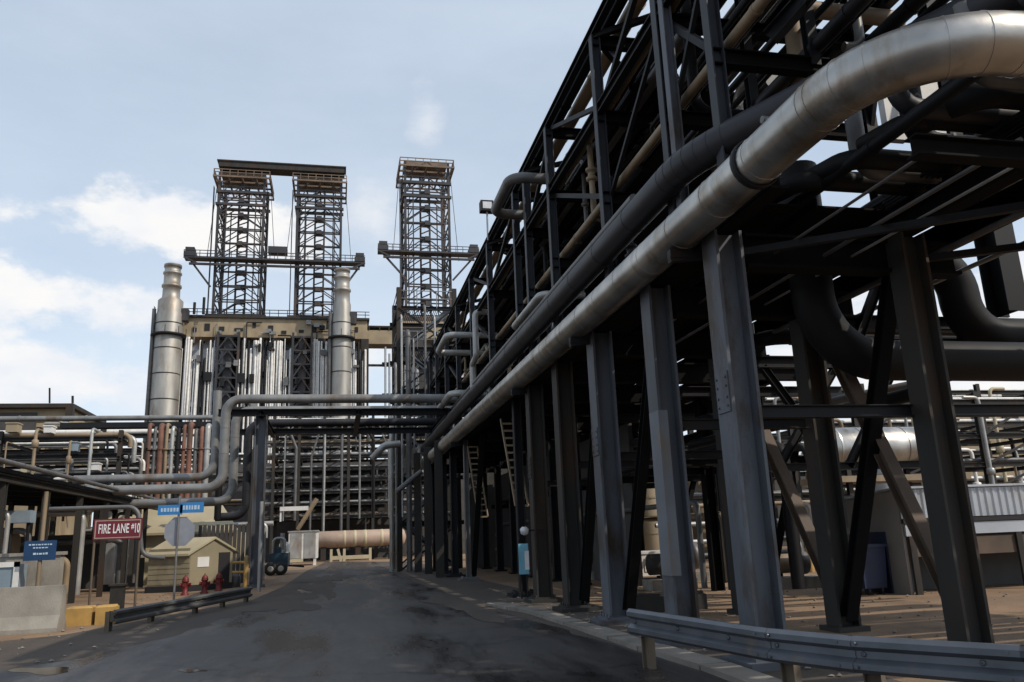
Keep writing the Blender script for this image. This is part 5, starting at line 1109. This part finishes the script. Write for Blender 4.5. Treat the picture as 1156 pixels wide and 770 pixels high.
for i, (x, y, h, m) in enumerate(((9.6, 23, 1.5, 'rowb'), (11.4, 26, 1.9, 'gpipe'), (10.0, 30, 2.2, 'rowb'), (12.4, 21, 1.3, 'tpipe'), (9.5, 35, 1.8, 'rowb'))):
    t = thing('pump_set', f'dark motor pump set on a plinth among the inner rack columns, {ORD[i]} of five', 'pump', (x, y, 0), 'pump sets among the inner columns')
    MB().box((x-.7, y-.4, 0), (x+.7, y+.4, .3)).build('plinth', 'conc', t)
    MB().lathe((x-.65, y, .3+h*.28), [(.1, 0), (h*.2, .05), (h*.2, .6), (h*.1, .7)], 16, (1, 0, 0)).build('motor', m, t)
    MB().lathe((x+.15, y, .3+h*.28), [(h*.1, 0), (h*.24, .06), (h*.24, .3), (h*.1, .4)], 16, (1, 0, 0)).build('casing', 'gpipe', t)
    MB().tube([(x+.35, y, .3+h*.4), (x+.35, y, h), (x+.35, y+1, h)], .08, 10, .25).build('discharge_pipe', 'mpipe', t)
# silo between the columns
p = aZ(665, 640, 0); zt = aY(662, 545, p.y).z; zb = aY(668, 620, p.y).z
so = thing('silo', 'pale grey tapering silo on legs between the dark columns', 'silo', (p.x, p.y, 0))
MB().lathe((p.x, p.y, 0), [(.25, zb-.9), (.78, zb), (.72, zb+(zt-zb)*.5), (.35, zt-.1), (.1, zt)], 24).build('shell', 'gpipe', so)
for sx in (-.55, .55):
    for sy in (-.55, .55): MB().bar((p.x+sx, p.y+sy, 0), (p.x+sx, p.y+sy, zb+.2), .12).build('leg', 'ltsteel', so)
MB().lathe((p.x, p.y, 0), [(.4, 0), (.4, .5), (.25, .9)], 16).build('hopper', 'rpipe', so)
# things seen in the strip of yard under the rack
def yardbox(px, py, w, h, d, m, name, label, cat):
    p = aZ(px, py, 0); t = thing(name, label, cat, p)
    MB().box((p.x-w/2, p.y, .15), (p.x+w/2, p.y+d, h)).build('body', m, t)
    MB().box((p.x-w/2-.04, p.y-.04, h), (p.x+w/2+.04, p.y+d+.04, h+.08)).build('lid', m, t)
    for s in (-1, 1): MB().box((p.x+s*w*.35-.08, p.y+.05, 0), (p.x+s*w*.35+.08, p.y+d-.05, .15)).build('skid', 'steel', t)
    for k in range(3): MB().box((p.x-w/2+.1+k*w/3, p.y-.03, .3), (p.x-w/2+w/3-.05+k*w/3, p.y-.003, h-.15)).build('panel', m, t)
    return t
yardbox(737, 655, 2.2, .9, 1.4, 'white', 'storage_crate', 'pale crate on the sunlit dirt between the third and second columns', 'crate')
yardbox(684, 643, 1.1, .8, 1.0, 'tpipe', 'storage_crate', 'small tan crate by the silo foot', 'crate')
yardbox(706, 640, 1.0, 1.0, 1.0, 'bluegrey', 'storage_crate', 'blue-grey crate right of the silo', 'crate')
p = aZ(765, 690, 0)
one(MB().box((p.x-1.0, p.y, 0), (p.x+.7, p.y+.5, .32)).box((p.x-.95, p.y+.05, .32), (p.x+.65, p.y+.45, .38)), 'concrete_plinth', 'rowb', 'low dark plinth on the dirt beside the second front column', 'plinth')
vessel_v(20.5, 44.5, 1.0, 5.2, 'tpipe', 'tan upright vessel glimpsed between the third and second front columns')
vessel_v(27, 36, .8, 4.2, 'lpipe', 'pale upright vessel near the yellow bollards in the yard')
vessel_v(15.2, 38, .7, 3.4, 'beige', 'beige upright vessel in the yard behind the fourth front column')
# bicycle-like dark rack at the right edge: parked bicycles
def bicycle(x, y, rz, label):
    t = thing('bicycle', label, 'bicycle', (0, 0, 0), 'bicycles parked at the shed')
    for wx in (-.52, .52):
        w_ = MB()
        ring = [(wx+.33*math.cos(a*math.pi/12), 0, .34+.33*math.sin(a*math.pi/12)) for a in range(25)]
        w_.tube(ring, .022, 6, closed=False); ty = w_.build('tyre', 'rubber', t)
        sp_ = MB()
        for k in range(8): sp_.bar((wx, 0, .34), (wx+.32*math.cos(k*math.pi/4), 0, .34+.32*math.sin(k*math.pi/4)), .008)
        sp_.build('spokes', 'ltsteel', ty)
    MB().tube([(-.52, 0, .34), (-.1, 0, .3), (.36, 0, .82), (-.2, 0, .78), (-.1, 0, .3)], .02, 8).tube([(-.52, 0, .34), (-.2, 0, .78)], .015, 8).tube([(.52, 0, .34), (.34, 0, .98)], .02, 8).build('frame', 'bluepump', t)
    MB().box((-.34, -.07, .88), (-.08, .07, .94)).tube([(-.2, 0, .78), (-.22, 0, .9)], .015, 8).build('saddle', 'rubber', t)
    MB().tube([(.34, -.28, 1.02), (.34, .28, 1.02)], .016, 8).tube([(.34, 0, .97), (.34, 0, 1.02)], .016, 8).build('handlebar', 'ltsteel', t)
    t.location = (x, y, 0); t.rotation_euler.z = rz; return t
b1 = bicycle(11.9, 11.6, .5, 'nearer of two bicycles parked at the right picture edge by the shed')
dup(b1, V((12.5, 12.3, 0)), 'farther of two bicycles parked at the right picture edge by the shed', .35)
hb2 = thing('process_building', 'tan process building above the distant rack at the far right', 'building', (54, 57, 0))
MB().box((48, 57, 0), (75, 64, 11.6)).build('wall', 'beige', hb2)
MB().box((47.6, 56.6, 11.6), (75.4, 64.4, 11.9)).build('roof', 'rowb', hb2)
for i in range(5): MB().box((49+i*3, 56.9, 8.5), (50.6+i*3, 56.997, 10.6)).build('window', 'dark', hb2)
# far skyline bits left so the horizon stays closed
one(MB().box((-120, 120, 0), (-34, 123, 9)), 'far_wall', 'fence', 'long dark wall at the plant edge on the far left', 'wall')
one(MB().box((10.5, 62, 0), (120, 64, 6)), 'far_wall', 'fence', 'long dark wall at the plant edge on the far right', 'wall')
